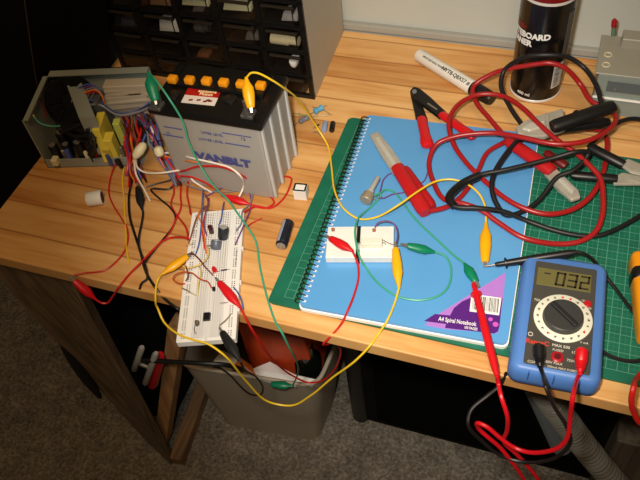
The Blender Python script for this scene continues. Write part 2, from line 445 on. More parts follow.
# chrome clamp beside the bin
cp = P(146, 366, Y=.03)
ck = thing('bar_clamp', 'chrome clamp with red handle and long black rod beside the bin', 'clamp', cp-Vector((0, 0, .05)))
for a, c in (((142, 347), (134, 370)), ((156, 353), (145, 384))):
    b = new(); A, C = P(*a, Y=.03), P(*c, Y=.03); lathe(b, A, C, [(0, .003), (.04, .0048), (.96, .0048), (1, .003)], 12); obj('jaw_bar', b, CHROME, ck, True)
b = new(); cyl(b, P(138, 363, Y=.034), P(151, 368, Y=.034), .0035); obj('crossbar', b, STEEL, ck, True)
b = new(); tube(b, [P(143, 360, Y=.028), P(175, 362, Y=.03), P(205, 363.5, Y=.035), P(226, 365, Y=.045), P(244, 370, Y=.06)], .0035); obj('rod', b, BLACKRUB, ck, True)
b = new(); lathe(b, P(160, 355, Y=.045), P(152, 386, Y=.045), [(0, .006), (.1, .009), (.9, .009), (1, .006)], 14); obj('handle', b, RED, ck, True)

# vacuum hose and wooden block on the right
b = new()
hp = path((540, 384, 'Y', .10), (556, 408, 'Y', .10), (578, 438, 'Y', .10), (606, 472, 'Y', .10), (640, 508, 'Y', .10))
tube(b, hp, .017, 16, 44, lambda t: .0158+.0028*abs(math.sin(t*PI*46)))
o = obj('vacuum_hose', b, mat('black grey ribbed hose', (104, 100, 90), .4), None, True); tag(rebase(o, hp[2]), 'ribbed grey black hose hanging below the multimeter', 'hose')
b = new(); hp2 = path((535, 384, 'Y', .135), (545, 410, 'Y', .135), (556, 434, 'Y', .135), (562, 446, 'Y', .135))
lathe(b, hp2[0], hp2[-1], [(i/60, .0155+.0012*(i % 2)) for i in range(61)], 18)
o = obj('vacuum_tube', b, mat('glossy grey tube', (84, 88, 88), .25), None, True); tag(rebase(o, hp2[0]), 'shorter shiny grey tube just left of the ribbed hose', 'tube')
q = P(617, 441, -.46)
b = new(); box(b, q.x, q.x+.20, q.y, q.y+.11, FLOOR_Z, -.46, .003)
o = obj('wooden_block', b, timber_material('grey brown block', (64, 55, 42), (98, 86, 68), 'z')); tag(rebase(o, (q.x+.1, q.y+.05, FLOOR_Z)), 'grey brown wooden block on the carpet at the lower right corner', 'block')

# ------------------------------------------------------------------ cutting mat and notebook
mt = thing('cutting_mat', 'green gridded cutting mat lying on the workbench', 'cutting mat', (0, 0, 0), .0029)
b = new(); prism(b, rrect(-.002, .46, 0, .293, .006), 0.0002, .003, .0006); obj('mat_sheet', b, GRID, mt, world=False)
NB = TR((.0348, -.0024, .0032), .0431); NW, NH = .210, .297
nb = thing('spiral_notebook', 'blue spiral notebook with purple label, lying on the green cutting mat', 'notebook', (.0348, -.0024, .0032), .0431)
b = new(); prism(b, rrect(-.001, NW, 0, NH, .006), 0, .0042); obj('pages', b, PAPER, nb, world=False)
b = new(); prism(b, rrect(-.0005, NW-.0012, .0016, NH-.0008, .006), .0043, .0077)
BLUECOV = NT('blue cover'); v_, x_, y_, z_ = BLUECOV.xyz()
BLUECOV.l(BLUECOV.ramp(BLUECOV.noise(v_, 6, 3), [(.3, (84, 152, 208)), (.7, (96, 162, 216))]), BLUECOV.b.inputs['Base Color']); BLUECOV.b.inputs['Roughness'].default_value = .3
obj('cover', b, BLUECOV.m, nb, world=False)
NZ = .0112  # top of the notebook
# torn-edge punch strip and wire loops
b = new()
for i in range(44):
    y = .008+i*(NH-.016)/43; box(b, .0022, .0058, y-.0012, y+.0012, .0077, .0080)
obj('punched_holes', b, mat('hole paper', (214, 222, 232), .7), nb, world=False)
b = new(); R_ = .0056
for i in range(44):
    y = .008+i*(NH-.016)/43
    pts = [Vector((-.0012+R_*1.05*math.cos(t), y+.0014*(t/(2*PI)), .0045+R_*math.sin(t))) for t in [k*2*PI/14 for k in range(15)]]
    tube(b, pts, .0007, 5, 0)
obj('wire_binding', b, mat('dark coil wire', (58, 62, 62), .35, .7), nb, True, world=False)
# purple label (bottom right)
Ni = NB.inverted()
def nbl(px, py): v = Ni @ P(px, py, NZ); return (v.x, v.y)
VIO = mat('violet print', (84, 32, 122), .35); LILAC = mat('lilac print', (176, 122, 206), .35); PINKP = mat('pink print', (206, 90, 190), .35)
LB = [(424, 321), (505.5, 272.5), (500, 336), (445, 329)]
b = new(); prism(b, [nbl(*p) for p in [(424.5, 325), (440, 313), (505.5, 272.5), (503, 300), (498, 333), (446, 329)]], .00771, .0079); lab = obj('label', b, LILAC, nb, world=False)
b = new(); arc = [(424, 321), (435, 314), (450, 315.5), (454, 308), (462, 301.5), (470, 298), (479, 297), (502.5, 298), (499.5, 326), (498, 331.5), (494, 333.5), (445, 328), (446, 324)]
prism(b, [nbl(*p) for p in arc], .00791, .0081); obj('label_panel', b, VIO, lab, world=False)
b = new(); prism(b, [nbl(*p) for p in [(471.5, 294), (501.5, 298.2), (499, 315.5), (469.5, 311.5)]], .0082, .0084); bc = obj('barcode', b, PAPER, lab, world=False)
b = new(); x = .04
A0, A1, A2 = (Vector(nbl(*p)) for p in ((472.5, 295.5), (500, 299.2), (471, 309.3)))
t = .03
while t < .95:
    w = random.choice((.012, .02, .03)); e = A1-A0; f = A2-A0
    p = [A0+e*t, A0+e*(t+w), A0+e*(t+w)+f, A0+e*t+f]; prism(b, [tuple(v) for v in p], .0084, .0085); t += w+random.choice((.014, .022, .03))
obj('barcode_lines', b, BLACK, lab, world=False)
b = new()
for px, py, r in ((495.5, 324.5, .0028), (490.5, 319.5, .0022)):
    c = nbl(px, py); lathe(b, (c[0], c[1], .0081), (c[0], c[1], .0084), [(0, r), (1, r)], 14)
obj('label_dots', b, PINKP, lab, world=False)
def nbtext(s, size, a, c, **kw):
    pa, pc = Vector(nbl(*a)), Vector(nbl(*c)); d = pc-pa
    return letters('label_lettering', s, size, NB @ TR((pa.x, pa.y, .0083), math.atan2(d.y, d.x)) @ Matrix.Diagonal((.66, 1, 1, 1)), PAPER, lab, align='LEFT', **kw)
nbtext('A4 Spiral Notebook', .0068, (438.5, 319), (479.5, 325), bold=.012)
nbtext('100 PAGES', .0042, (464, 327.5), (480, 330), bold=.01)

# ------------------------------------------------------------------ parts cabinet
CA = -.012; CW, CD, CH = .294, .151, .225
cab = thing('parts_cabinet', 'black fronted small parts drawer cabinet with grey sides against the wall', 'cabinet', (-.3525, .3225, 0), CA)
SIDE = mat('warm grey steel side', (178, 172, 156), .5, 0, noise=(50, .05)); FRAME = mat('black cabinet frame', (11, 11, 11), .5)
b = new(); box(b, 0, .003, 0.004, CD, 0, CH); hexa(b, [(CW-.003, .004, 0), (CW, .004, 0), (CW-.009, CD, 0), (CW-.012, CD, 0)], [(CW-.003, .004, CH), (CW, .004, CH), (CW-.009, CD, CH), (CW-.012, CD, CH)]); box(b, 0, CW-.009, .004, CD, CH-.003, CH); box(b, 0, CW-.009, CD-.003, CD, 0, CH); obj('casing', b, SIDE, cab, world=False)
ncol, nrow = 5, 6; cw = (CW-.006)/ncol; rh = (CH-.010)/nrow; Z0 = .0005
b = new()
for c in range(ncol+1): box(b, max(.0002, .003+c*cw-.0035), min(CW-.0002, .003+c*cw+.0035), 0, .004, .001, CH-.001); (box(b, max(.0032, .003+c*cw-.0012), .003+c*cw+.0012, .004, CD-.004, .001, CH-.004) if c < ncol else None)
for r in range(nrow+1): box(b, .0002, CW-.0002, 0, .004, max(.001, Z0+r*rh-.0022), Z0+r*rh+.0022); box(b, .0035, CW-.016, .004, CD-.004, max(.001, Z0+r*rh-.001), min(CH-.004, Z0+r*rh+.001))
box(b, 0, CW, -.0005, .004, .0005, .0065); obj('front_frame', b, FRAME, cab, world=False)
glass = NT('clear drawer plastic'); tr = glass.n('ShaderNodeBsdfTransparent'); gl = glass.n('ShaderNodeBsdfGlossy'); mxs = glass.n('ShaderNodeMixShader')
tr.inputs['Color'].default_value = (.975, .97, .96, 1); gl.inputs['Color'].default_value = (.5, .5, .48, 1); gl.inputs['Roughness'].default_value = .15
lw = glass.n('ShaderNodeLayerWeight'); lw.inputs['Blend'].default_value = .35
glass.l(glass.math('MULTIPLY', lw.outputs['Fresnel'], .22), mxs.inputs['Fac']); glass.l(tr.outputs[0], mxs.inputs[1]); glass.l(gl.outputs[0], mxs.inputs[2])
glass.l(mxs.outputs[0], glass.t.nodes['Material Output'].inputs['Surface'])
LIP = mat('smoked plastic lip', (44, 39, 32), .3); TRAY = mat('smoky tray', (20, 19, 18), .6)
dm = None
for r in range(nrow):
    for c in range(ncol):
        x0, x1 = .003+c*cw+.0040, .003+(c+1)*cw-.0040; z0, z1 = Z0+r*rh+.0028, Z0+(r+1)*rh-.0028
        if dm is None:
            X1, Z1 = x1-x0, z1-z0
            b = new(); box(b, 0, X1, .0, .0015, 0, Z1); d_ = b; dfront = bpy.data.meshes.new('drawer'); bmesh.ops.recalc_face_normals(b, faces=b.faces); b.to_mesh(dfront); b.free(); dfront.materials.append(glass.m)
            b = new(); box(b, .0, X1-.008, .0017, .125, 0, .001); box(b, 0, .001, .0017, .125, 0, Z1*.8); box(b, X1-.009, X1-.008, .0017, .125, 0, Z1*.8); box(b, 0, X1-.008, .124, .125, 0, Z1*.8)
            dtray = bpy.data.meshes.new('tray'); b.to_mesh(dtray); b.free(); dtray.materials.append(TRAY)
            b = new(); box(b, X1*.08, X1*.92, -.0045, .0, Z1-.0050, Z1-.0022, .001)
            dlip = bpy.data.meshes.new('pull_lip'); b.to_mesh(dlip); b.free(); dlip.materials.append(LIP)
            dm = 1
        d = bpy.data.objects.new('drawer', dfront); COL.objects.link(d); d.parent = cab; d.location = (x0, .0005, z0)
        for nm, me in (('tray', dtray), ('pull_lip', dlip)):
            s_ = bpy.data.objects.new(nm, me); COL.objects.link(s_); s_.parent = d
def in_cab(px, py, ydepth=.012): return P(px, py, Y=.3275+ydepth)
def cabthing(name, bm, m, label, cat, at): return tag(rebase(obj(name, bm, m, None, True), at), label, cat)
CABM = TR((-.3525, .3225, 0), CA)
def cell(c, r): return .003+c*cw+.0045, .003+(c+1)*cw-.0045, Z0+r*rh+.0040, Z0+(r+1)*rh-.003
def cell_item(name, c, r, fx, fz, m, label, cat, kind):
    x0, x1, z0, z1 = cell(c, r); xa, xb = x0+(x1-x0)*fx[0], x0+(x1-x0)*fx[1]; za, zb = z0+(z1-z0)*fz[0], z0+(z1-z0)*fz[1]
    bm = new()
    if kind == 'cyl': lathe(bm, (xa, .0095, (za+zb)/2), (xb, .0095, (za+zb)/2), [(0, (zb-za)/2), (.62, (zb-za)/2), (.66, (zb-za)/2*.8), (1, (zb-za)/2*.8)], 16)
    elif kind == 'dome': lathe(bm, ((xa+xb)/2, .0075, zb), ((xa+xb)/2, .0075, za), [(0, (xb-xa)/2), (.3, (xb-xa)/2*.95), (.7, (xb-xa)/2*.6), (1, .001)], 18, .5)
    else: hexa(bm, [(xa, .0035, za), (xb, .0035, za+.002), (xb, .03, za+.004), (xa, .03, za)], [(xa+.004, .0045, zb), (xb, .0035, zb-.002), (xb, .03, zb), (xa+.006, .03, zb)], .0006)
    bm.transform(CABM); p = CABM @ Vector(((xa+xb)/2, .015, z0)); return cabthing(name, bm, m, label, cat, p)
cell_item('cable_spool', 4, 2, (.10, .85), (.0, .52), CREAM, 'cream cylindrical spool in the right hand column of the drawer cabinet', 'spool', 'cyl')
cell_item('white_plug', 4, 1, (.42, .92), (.12, .6), WHITE, 'white rounded cap in the drawer below the cream spool', 'cap', 'dome')
cell_item('card_packet', 1, 2, (.35, 1.0), (.0, .62), PAPER, 'white folded card in a drawer of the second column', 'packet', 'card')
cell_item('card_packet', 2, 3, (.1, .9), (.3, .72), mat('cream card', (226, 222, 178), .6), 'cream card at the very top of the picture, third drawer column', 'packet', 'card')
cell_item('card_packet', 3, 3, (.1, .9), (.3, .72), mat('cream card', (226, 222, 178), .6), 'cream card at the very top of the picture, fourth drawer column', 'packet', 'card')
cell_item('component_bag', 1, 3, (.3, .95), (.1, .6), mat('tan foam', (146, 112, 84), .7), 'tan packet in the drawer above the white folded card', 'packet', 'card')
cell_item('component_bag', 4, 3, (.5, .95), (.1, .5), mat('greyish bag', (170, 168, 166), .5), 'pale grey packet in the drawer above the cream spool', 'packet', 'card')
cell_item('cable_reel', 2, 2, (.3, .7), (.1, .7), mat('dark grey part', (70, 68, 66), .4), 'dark grey roll in a drawer of the third column', 'reel', 'cyl')
cell_item('screw_heap', 3, 2, (.55, .95), (.1, .5), STEEL, 'bright metal piece in a drawer of the fourth column', 'metal part', 'card')

for c_, r_, fx_, fz_, col_, nm_, lab_, cat_ in (
    (0, 2, (.3, .8), (0, .4), (60, 66, 84), 'component_bag', 'dark bluish packet in the left hand drawer column, level with the white card', 'packet'),
    (2, 3, (.35, .7), (0, .28), (92, 84, 80), 'component_bag', 'small grey packet below the cream card of the third drawer column', 'packet'),
    (2, 1, (.1, .5), (0, .3), (112, 70, 44), 'component_bag', 'brown packet in the third drawer column, two rows below the cream card', 'packet'),
    (4, 2, (.05, .09), (0, .3), (60, 30, 40), 'component_bag', 'tiny maroon bit at the left of the cream spool', 'packet'),
    (1, 3, (.0, .25), (0, .4), (74, 44, 32), 'component_bag', 'dark brown packet left of the tan packet in the second drawer column', 'packet')):
    cell_item(nm_, c_, r_, fx_, fz_, mat('drawer item %d %d' % (c_, r_), col_, .6), lab_, cat_, 'card')

# ------------------------------------------------------------------ battery
BX0, BX1, BY0, BY1 = -.176, -.048, .139, .216
bt = thing('battery', 'large twelve volt battery with black lid and six orange caps', 'battery', ((BX0+BX1)/2, (BY0+BY1)/2, 0))
CASE = mat('frosted battery case', (160, 156, 148), .35, noise=(24, .10))
b = new(); hexa(b, [(BX0+.003, BY0, 0), (BX1, BY0, 0), (BX1, BY1, 0), (BX0+.003, BY1, 0)], [(BX0, BY0-.001, .1135), (BX1+.002, BY0-.001, .1135), (BX1+.002, BY1+.001, .1135), (BX0, BY1+.001, .1135)], .003)
case = obj('case', b, CASE, bt)
b = new()
for y in (.143, .166, .190, .213): box(b, BX1+.0, BX1+.0035, y-.0025, y+.0025, .002, .111, .001)
obj('side_ribs', b, mat('pale rib', (196, 196, 192), .4), case)
b = new(); hexa(b, [(BX0-.003, BY0-.004, .1115), (BX1+.006, BY0-.004, .1115), (BX1+.006, BY1+.005, .1115), (BX0-.003, BY1+.005, .1115)],
                [(BX0-.002, BY0-.003, .120), (BX1+.005, BY0-.003, .120), (BX1+.005, BY1+.004, .120), (BX0-.002, BY1+.004, .120)], .0025)
box(b, BX0+.012, BX1-.008, .176, .212, .119, .1245, .002)
obj('lid', b, mat('black lid plastic', (15, 14, 14), .32), bt)
for px, py in ((173, 80), (190, 81), (207, 82), (224, 83.5), (241.5, 85), (261, 86.5)):
    c = P(px, py, .126); b = new(); box(b, -.0054, .0054, -.0046, .0046, .1235, .1310, .0016, 2, TR((c.x, c.y, 0), 0)); obj('filler_cap', b, mat('orange cap', (246, 158, 22), .4), bt, True)
LEAD = mat('grey lead', (92, 90, 86), .5, .5)
for px, py in ((157, 106), (248.5, 114)):
    c = P(px, py, .121)
    b = new(); box(b, -.007, .007, -.007, .007, .119, .124, .001, 1, TR((c.x, c.y, 0), 0)); box(b, -.0055, .0055, .001, .006, .123, .137, .001, 1, TR((c.x, c.y, 0), 0)); lathe(b, (c.x, c.y-.003, .123), (c.x, c.y-.003, .130), [(0, .0042), (.5, .0042), (.52, .003), (1, .003)], 12); obj('terminal', b, LEAD, bt)
for px, py in ((173, 95), (230, 99)):
    c = P(px, py, .1205); b = new(); lathe(b, (c.x, c.y, .119), (c.x, c.y, .1222), [(0, .0075), (.8, .0075), (1, .006)], 20); obj('vent_disc', b, mat('lid disc', (26, 24, 24), .4), bt, True)
ZL = .1202
b = new(); S = [P(*p, ZL) for p in ((189.5, 85.5), (222.5, 88.5), (214.5, 106), (181, 102.5))]
S2 = [S[0], S[1], S[1].lerp(S[2], .56), S[0].lerp(S[3], .56)]; S3 = [S2[3], S2[2], S[2], S[3]]
hexa(b, S3, [v+UP*.0003 for v in S3]); stk = obj('sticker', b, mat('sticker white', (232, 222, 210), .5), bt)
b = new(); hexa(b, S2, [v+UP*.0004 for v in S2]); obj('sticker_panel', b, mat('sticker red', (176, 20, 18), .4), stk)
ex = (S[1]-S[0]).normalized(); ey = (S[0]-S[3]).normalized()
for i, s in enumerate(('Caution', 'explosive', 'Poison')):
    letters('sticker_lettering', s, .0058, ori(S[0].lerp(S[1], .62)+(S[3]-S[0])*(.12+.16*i)+UP*.0006, ex, ey), mat('pale yellow print', (246, 226, 170), .5), stk, bold=.02)
b = new()
for k, (u, w) in enumerate(((.68, .07), (.82, .06), (.75, .05), (.25, .08), (.48, .06))):
    c = S[3].lerp(S[2], u)+(S[0]-S[3])*(.18+.04*(k % 3)); e = ex*.0022; f = ey*.0018
    hexa(b, [c-e-f, c+e-f*.4, c+e+f, c-e+f*.5], [v+UP*.0006 for v in (c-e-f, c+e-f*.4, c+e+f, c-e+f*.5)])
obj('sticker_symbols', b, mat('sticker marks', (120, 40, 36), .5), stk)
BLUEP = mat('blue print', (70, 76, 134), .5)
fy = BY0-.0012
def onfront(px, py): return P(px, py, Y=fy)
XD, ZD = (1, 0, 0), (0, 0, 1)
for s, size, px, py, bold in (('UPPER LEVEL', .0048, 212, 134, 0), ('LOWER LEVEL', .0048, 211, 140.5, 0), ('12', .006, 243, 139, .01), ('VANBLT', .0185, 223, 160, .06), ('12', .005, 168, 133, 0), ('12N7B', .006, 248, 196, .01)):
    letters('case_lettering', s, size, ori(onfront(px, py)+Vector((0, -.0003, 0)), XD, ZD) @ Matrix.Diagonal((1, .82 if size > .01 else 1, 1, 1)), BLUEP, case, bold=bold)
for a, c in (((164, 127), (182, 129)), ((222, 133), (251, 137)), ((163, 135), (183, 137)), ((225, 143), (250, 147))):
    b = new(); A, C = onfront(*a), onfront(*c); z = (A.z+C.z)/2; box(b, A.x, C.x, fy-.0004, fy+.0004, z-.0004, z+.0004)
    obj('level_line', b, BLUEP, case)

# ------------------------------------------------------------------ open power supply
ps = thing('power_supply', 'opened metal computer power supply with fan and wires showing', 'power supply', (-.30, .165, 0))
A = P(48, 168, 0); Bp = P(131, 166, 0.004); Hh = .081
ax = Vector((.966, .258, 0)).normalized(); ay = Vector((-.268, .963, 0)).normalized()
Lp, Dp = .126, .094
A = Vector((A.x, A.y, 0)); C_ = [A, A+ax*Lp, A+ax*(Lp-.0)+ay*Dp, A+ay*Dp]
def slab(bm, p, e1, e2, e3):
    p, e1, e2, e3 = map(Vector, (p, e1, e2, e3)); return hexa(bm, [p, p+e1, p+e1+e2, p+e2], [p+e3, p+e1+e3, p+e1+e2+e3, p+e2+e3])
b = new(); T = .0016
slab(b, A, ax*Lp, ay*Dp, UP*T); slab(b, A, ax*T, ay*Dp, UP*Hh)               # floor, socket panel
slab(b, A+ay*(Dp-T), ax*(Lp+.012), ay*T, UP*Hh)                                # rear side
slab(b, A+UP*(Hh-T)+ay*(Dp-.012), ax*(Lp+.012), ay*.012, UP*T); slab(b, A+UP*(Hh-T), ax*.008, ay*Dp, UP*T)
slab(b, A, ax*Lp, ay*T, UP*.014)
chs = obj('chassis', b, GREYPAINT, ps)
b = new()
for k in range(3):
    c = A+ax*(-.0003)+ay*(.014+.0)+UP*(.018+.02*k); slab(b, c-ay*.002, ax*.0004, ay*.006, UP*.010)
obj('panel_slots', b, BLACK, chs)
# fan, leaning against the socket panel
fc = A+ax*.034+ay*(Dp-.028)+UP*.052
fx = (ax*.55-UP*.55+ay*.0).normalized(); fan_n = Vector((.35, -.62, .70)).normalized()
fa, fs, fu = frame_of(fan_n)
b = new(); n = 28
lathe(b, fc-fan_n*.008, fc+fan_n*.008, [(0, .031), (.1, .0325), (.9, .0325), (1, .031)], n); fan = obj('fan', b, mat('fan black', (11, 11, 12), .8, spec=.15), ps, True)
b = new(); lathe(b, fc+fan_n*.0081, fc+fan_n*.0095, [(0, .029), (.6, .029), (.8, .012), (1, .011)], n); obj('fan_hub', b, mat('fan hub grey', (14, 14, 15), .8, spec=.1), fan, True)
b = new()
for k in range(7):
    t = 2*PI*k/7; d1 = fs*math.cos(t)+fu*math.sin(t); d2 = fs*math.cos(t+.5)+fu*math.sin(t+.5)
    o_ = fc+fan_n*.0096; hexa(b, [o_+d1*.011, o_+d1*.028, o_+d2*.028, o_+d2*.011], [v+fan_n*.002 for v in (o_+d1*.011, o_+d1*.028, o_+d2*.028+fan_n*.002, o_+d2*.011+fan_n*.002)])
obj('fan_blades', b, mat('fan blades', (12, 12, 13), .8, spec=.1), fan)
# circuit board, grey partition, heat sinks, transformer ...
b = new(); slab(b, A+ax*.004+ay*.004+UP*.006, ax*(Lp-.008), ay*(Dp-.010), UP*.0016); obj('circuit_board', b, mat('board brown', (70, 56, 34), .6), ps)
def psu_box(name, px, py, z, dx, dy, dz, m, rot=.17, bev=.001, par=ps):
    c = P(px, py, z); bm = new(); box(bm, -dx/2, dx/2, -dy/2, dy/2, .0078, z, bev, 1, TR((c.x, c.y, 0), rot)); return obj(name, bm, m, par)
ALU = mat('dull aluminium', (186, 178, 160), .45, .1)
hs = psu_box('heat_sink', 127, 82, .070, .062, .016, 0, mat('beige aluminium', (184, 172, 150), .5, 0), .26)
b = new()
for k in range(3):
    A_ = P(104, 92+6*k, .064-.006*k); B_ = P(151, 88+6*k, .064-.006*k); e = (B_-A_); slab(b, A_+UP*0, e, ay*.004, -UP*.0022)
slab(b, P(104, 111, .04), P(150, 106, .04)-P(104, 111, .04), ay*.03, UP*.018)
obj('fins', b, ALU, hs)
hs2 = psu_box('heat_sink', 88, 96, .066, .032, .026, 0, mat('grey heatsink', (98, 102, 102), .45, .4))
b = new()
for k in range(5):
    A_ = P(76+5*k, 93-1*k, .0685); slab(b, A_, Vector((.001, 0, 0)), Vector((.004, -.018, 0)), UP*.002)
obj('fins', b, mat('pale fins', (150, 152, 150), .4, .5), hs2)
b = new(); a0, a1 = P(66, 83, .072), P(79, 118, .072); slab(b, a0-UP*.03, a1-a0, Vector((.019, .006, 0)), UP*.03); obj('partition', b, GREYPAINT, ps)
YT = mat('yellow tape', (226, 206, 74), .5)
b = new(); y0 = P(93, 131, .05)
hexa(b, [P(101, 113, .05)-UP*.034, P(106, 112, .05)-UP*.034, P(108, 156, .02)-UP*.012, P(101, 156, .02)-UP*.012], [P(97, 112, .055), P(105, 111, .055), P(99, 130, .055), P(91, 130, .055)], .0012)
obj('transformer', b, YT, ps)
psu_box('transformer', 108, 136, .040, .011, .017, 0, YT, .3); psu_box('inductor', 116, 121, .045, .009, .011, 0, mat('lime tape', (190, 200, 90), .5), .3)
psu_box('transformer', 106, 147, .028, .010, .010, 0, mat('tape yellow ochre', (200, 172, 60), .5), .2)
ELC = mat('capacitor sleeve', (18, 18, 22), .35)
for px, py, z, r in ((88, 113, .055, .0085), (52, 145, .030, .006), (65, 144, .030, .0055), (77, 142, .034, .006), (60, 132, .036, .007)):
    c = P(px, py, z); b = new(); lathe(b, (c.x, c.y, .008), (c.x, c.y, z), [(0, r), (.92, r), (1, r*.8)], 14); obj('capacitor', b, ELC, ps, True)
    b = new(); lathe(b, (c.x, c.y, z), (c.x, c.y, z+.0006), [(0, r*.7), (1, r*.7)], 12); obj('capacitor_top', b, STEEL, ps, True)
psu_box('relay', 54, 158, .018, .008, .010, 0, CREAM); psu_box('relay', 66, 150, .026, .006, .006, 0, BLUEW)
rs = random.Random(3)
CLUT = [mat('tiny blue part', (60, 80, 130), .4), CREAM, mat('tiny tan part', (170, 140, 96), .5), ELC, ELC, mat('tiny red part', (150, 40, 30), .4), STEEL, ELC]
for i in range(26):
    px, py = rs.uniform(58, 126), rs.uniform(118, 160)
    if px > 96 and py < 140 and px < 112: px += 16
    z = rs.uniform(.014, .030); c = P(px, py, z); b = new(); m = CLUT[i % 8]
    if c.y < A.y+.012: continue
    if i % 2: lathe(b, (c.x, c.y, .008), (c.x, c.y, z), [(0, .0026), (.9, .0026), (1, .002)], 10)
    else: box(b, -.0026, .0026, -.0018, .0018, .008, z, .0004, 1, TR((c.x, c.y, 0), rs.uniform(0, 3)))
    obj('component', b, m, ps, bool(i % 2))
for i in range(7):
    c0 = P(60+random.uniform(-4, 4), 128+random.uniform(-6, 6), .045); c1 = P(88+random.uniform(-8, 10), 156-random.uniform(0, 12), .030); mid = P(86+random.uniform(-12, 4), 124+3*i, .058-.004*i)
    b = new(); tube(b, [c0, mid, P(94+random.uniform(-4, 2), 140+random.uniform(-5, 5), .045), c1], .0022); obj('mains_wire', b, BLACKW, ps, True)
def wire(pts, m, par=ps, r=.0010, name='wire'):
    bm = new(); tube(bm, pts, r, 7); return obj(name, bm, m, par, True)
wire(path((33, 116, .075), (40, 123, .07), (50, 126, .066), (60, 126, .06)), mat('green yellow wire', (70, 160, 130), .4))
wire(path((33, 115, .075), (35, 118, .0735)), YELLW)
wire(path((40, 100, .07), (44, 108, .072), (47, 117, .07)), DKRED)
for i, (m, z) in enumerate(((BLUEW, .073), (PURPW, .071), (GREYW, .072), (ORANGE, .074), (REDW, .07))):
    wire(path((78+2*i, 88+i*1.5, z), (90+2*i, 84+i*2, z+.002), (99+i, 90+i*2, z-.004), (104, 99+i, z-.012)), m)
for i in range(3):
    wire(path((86, 99+3*i, .070), (100, 103+i, .060), (118, 113+i, .050), (138, 110+i, .048), (150, 103+i*2, .046)), (BLUEW, BLACKW, GREYW)[i], r=.0015)
# the two wire looms leaving the supply
cols1 = [REDW, DKRED, PURPW, REDW, ORANGE, DKRED, BROWNW, GREYW, REDW, BLACKW, REDW, BLUEW, BLACKW, DKRED]
for i, m in enumerate(cols1):
    j = lambda s=4: random.uniform(-1.6*s, 1.6*s)
    wire(path((122+i*2.0+j(2), 117+j(3), .030), (124+i*2+j(3), 128+j(3), .048+j(.006)*1), (127+i*1.3+j(3), 143+j(4), .040), (129+i*.8+j(1.5), 158+j(2), .018), (127+i*1.1+j(1), 170, .007), (127+i*1.4+j(2), 182+j(4), .004)), m, r=.0013)
cols2 = [BLUEW, BLACKW, BLACKW, GREYW, REDW, PURPW, WHITEW, BLUEW, BLACKW, DKRED, BROWNW, BLACKW, REDW, BLUEW]
for i, m in enumerate(cols2):
    j = lambda s=4: random.uniform(-1.5*s, 1.5*s)
    wire(path((133+i*1.4+j(2), 116+j(3), .036), (141+i*1.3+j(3), 128+j(3), .056), (150+i*.8+j(2), 142+j(3), .048), (156+i*.6+j(1.2), 153+j(1), .034), (165+i*.6+j(1.5), 168+j(2), .020), (175+i*.5+j(1), 183+j(2), .006)), m, r=.0013)
for a, c in (((145, 143), (134, 158)), ((157, 146), (161, 157))):
    b = new(); A_, C_2 = P(*a, .047), P(*c, .036); lathe(b, A_, C_2, [(0, .002), (.15, .0052), (.5, .0062), (.85, .005), (1, .002)], 14); obj('wire_cap', b, CREAM, ps, True)
wire(path((118, 160, .004), (114, 167, .004), (110, 180, .002), (109, 194, .002), (114, 206.6, .002), (121, 217.5, .002), (127, 228, .002), (128, 239, .002), (124, 252, .002), (114.7, 263, .002), (104, 270.5, .002), (86, 273, .002), (74, 275, .003)), REDW)
wire(path((124, 168, .004), (122.5, 180, .002), (124, 199, .002), (125.6, 227, .002), (127, 252, .002), (129.5, 263.5, .002)), YELLW)
wire(path((132, 170, .004), (132, 180, .002), (129, 195.6, .0025), (130, 217.5, .0025), (135, 235, .0025), (140.5, 252, .003), (146, 272, .003), (155, 287, .003), (164, 298, -.004), (178, 309, 'Y', -.03), (190, 316, 'Y', -.02)), BLACKW, r=.0016)
wire(path((163, 153, .034), (174, 153, .03), (191.6, 158, 'Y', .134), (218, 164, 'Y', .133), (230.6, 168, 'Y', .131), (240, 175.5, 'Y', .128), (243, 188, .012), (238, 199, .006)), WHITEW, r=.0012)
wire(path((163, 155, .034), (176, 160, .028), (190, 161, 'Y', .135), (200, 163, 'Y', .137)), ORANGE, r=.0009)
wire(path((135, 157, .036), (135.6, 160, .03), (137.5, 167.5, .018), (144, 172, .014), (160, 173, .02), (180, 170, .022), (188, 168.4, .022), (191.6, 179, .012), (202.5, 187, .006), (212, 192.6, .004)), WHITEW, r=.0012)
wire(path((134, 160, .028), (136, 174, .010), (144, 189, .006), (150, 201, .003)), WHITEW, r=.0012)
wire(path((175, 178, .006), (167.5, 181, .004), (155, 184, .003), (146, 187, .003)), BLACKW)
wire(path((176, 182, .004), (174, 185, .003), (169, 189, .003), (151, 189, .003), (160, 199, .003), (170, 207.5, .003), (175.5, 217, .003), (172, 228, .003), (160, 243, .004), (148, 258, .005), (143, 266, .006)), BLACKW, r=.0012)
for pts in (((173, 184, .004), (174, 192, .003), (171, 204, .003), (176, 214, .003), (186, 228, .0115), (188.5, 240, .0115)),
            ((181, 184, .004), (180.5, 196, .003), (181, 207, .003), (176, 219, .0035), (170, 232, .003), (160, 243, .003)),
            ((188, 180, .006), (187, 194, .004), (189, 204, .004), (190.5, 214, .0115))):
    wire(path(*pts), REDW, r=.0011)
wire(path((178, 172, .016), (186, 170, .03), (195, 167, 'Y', .136), (206, 166, 'Y', .135), (222, 167, 'Y', .134), (238, 173, 'Y', .132), (254, 184, .014), (270, 196, .004), (274, 203, .002), (266, 208, .002), (255, 207, .002), (244, 212, .0115)), REDW, r=.0012)
wire(path((180, 176, .014), (191, 177, .018), (202, 181, .014), (216, 189, .008), (228, 197, .004)), REDW, r=.0012)
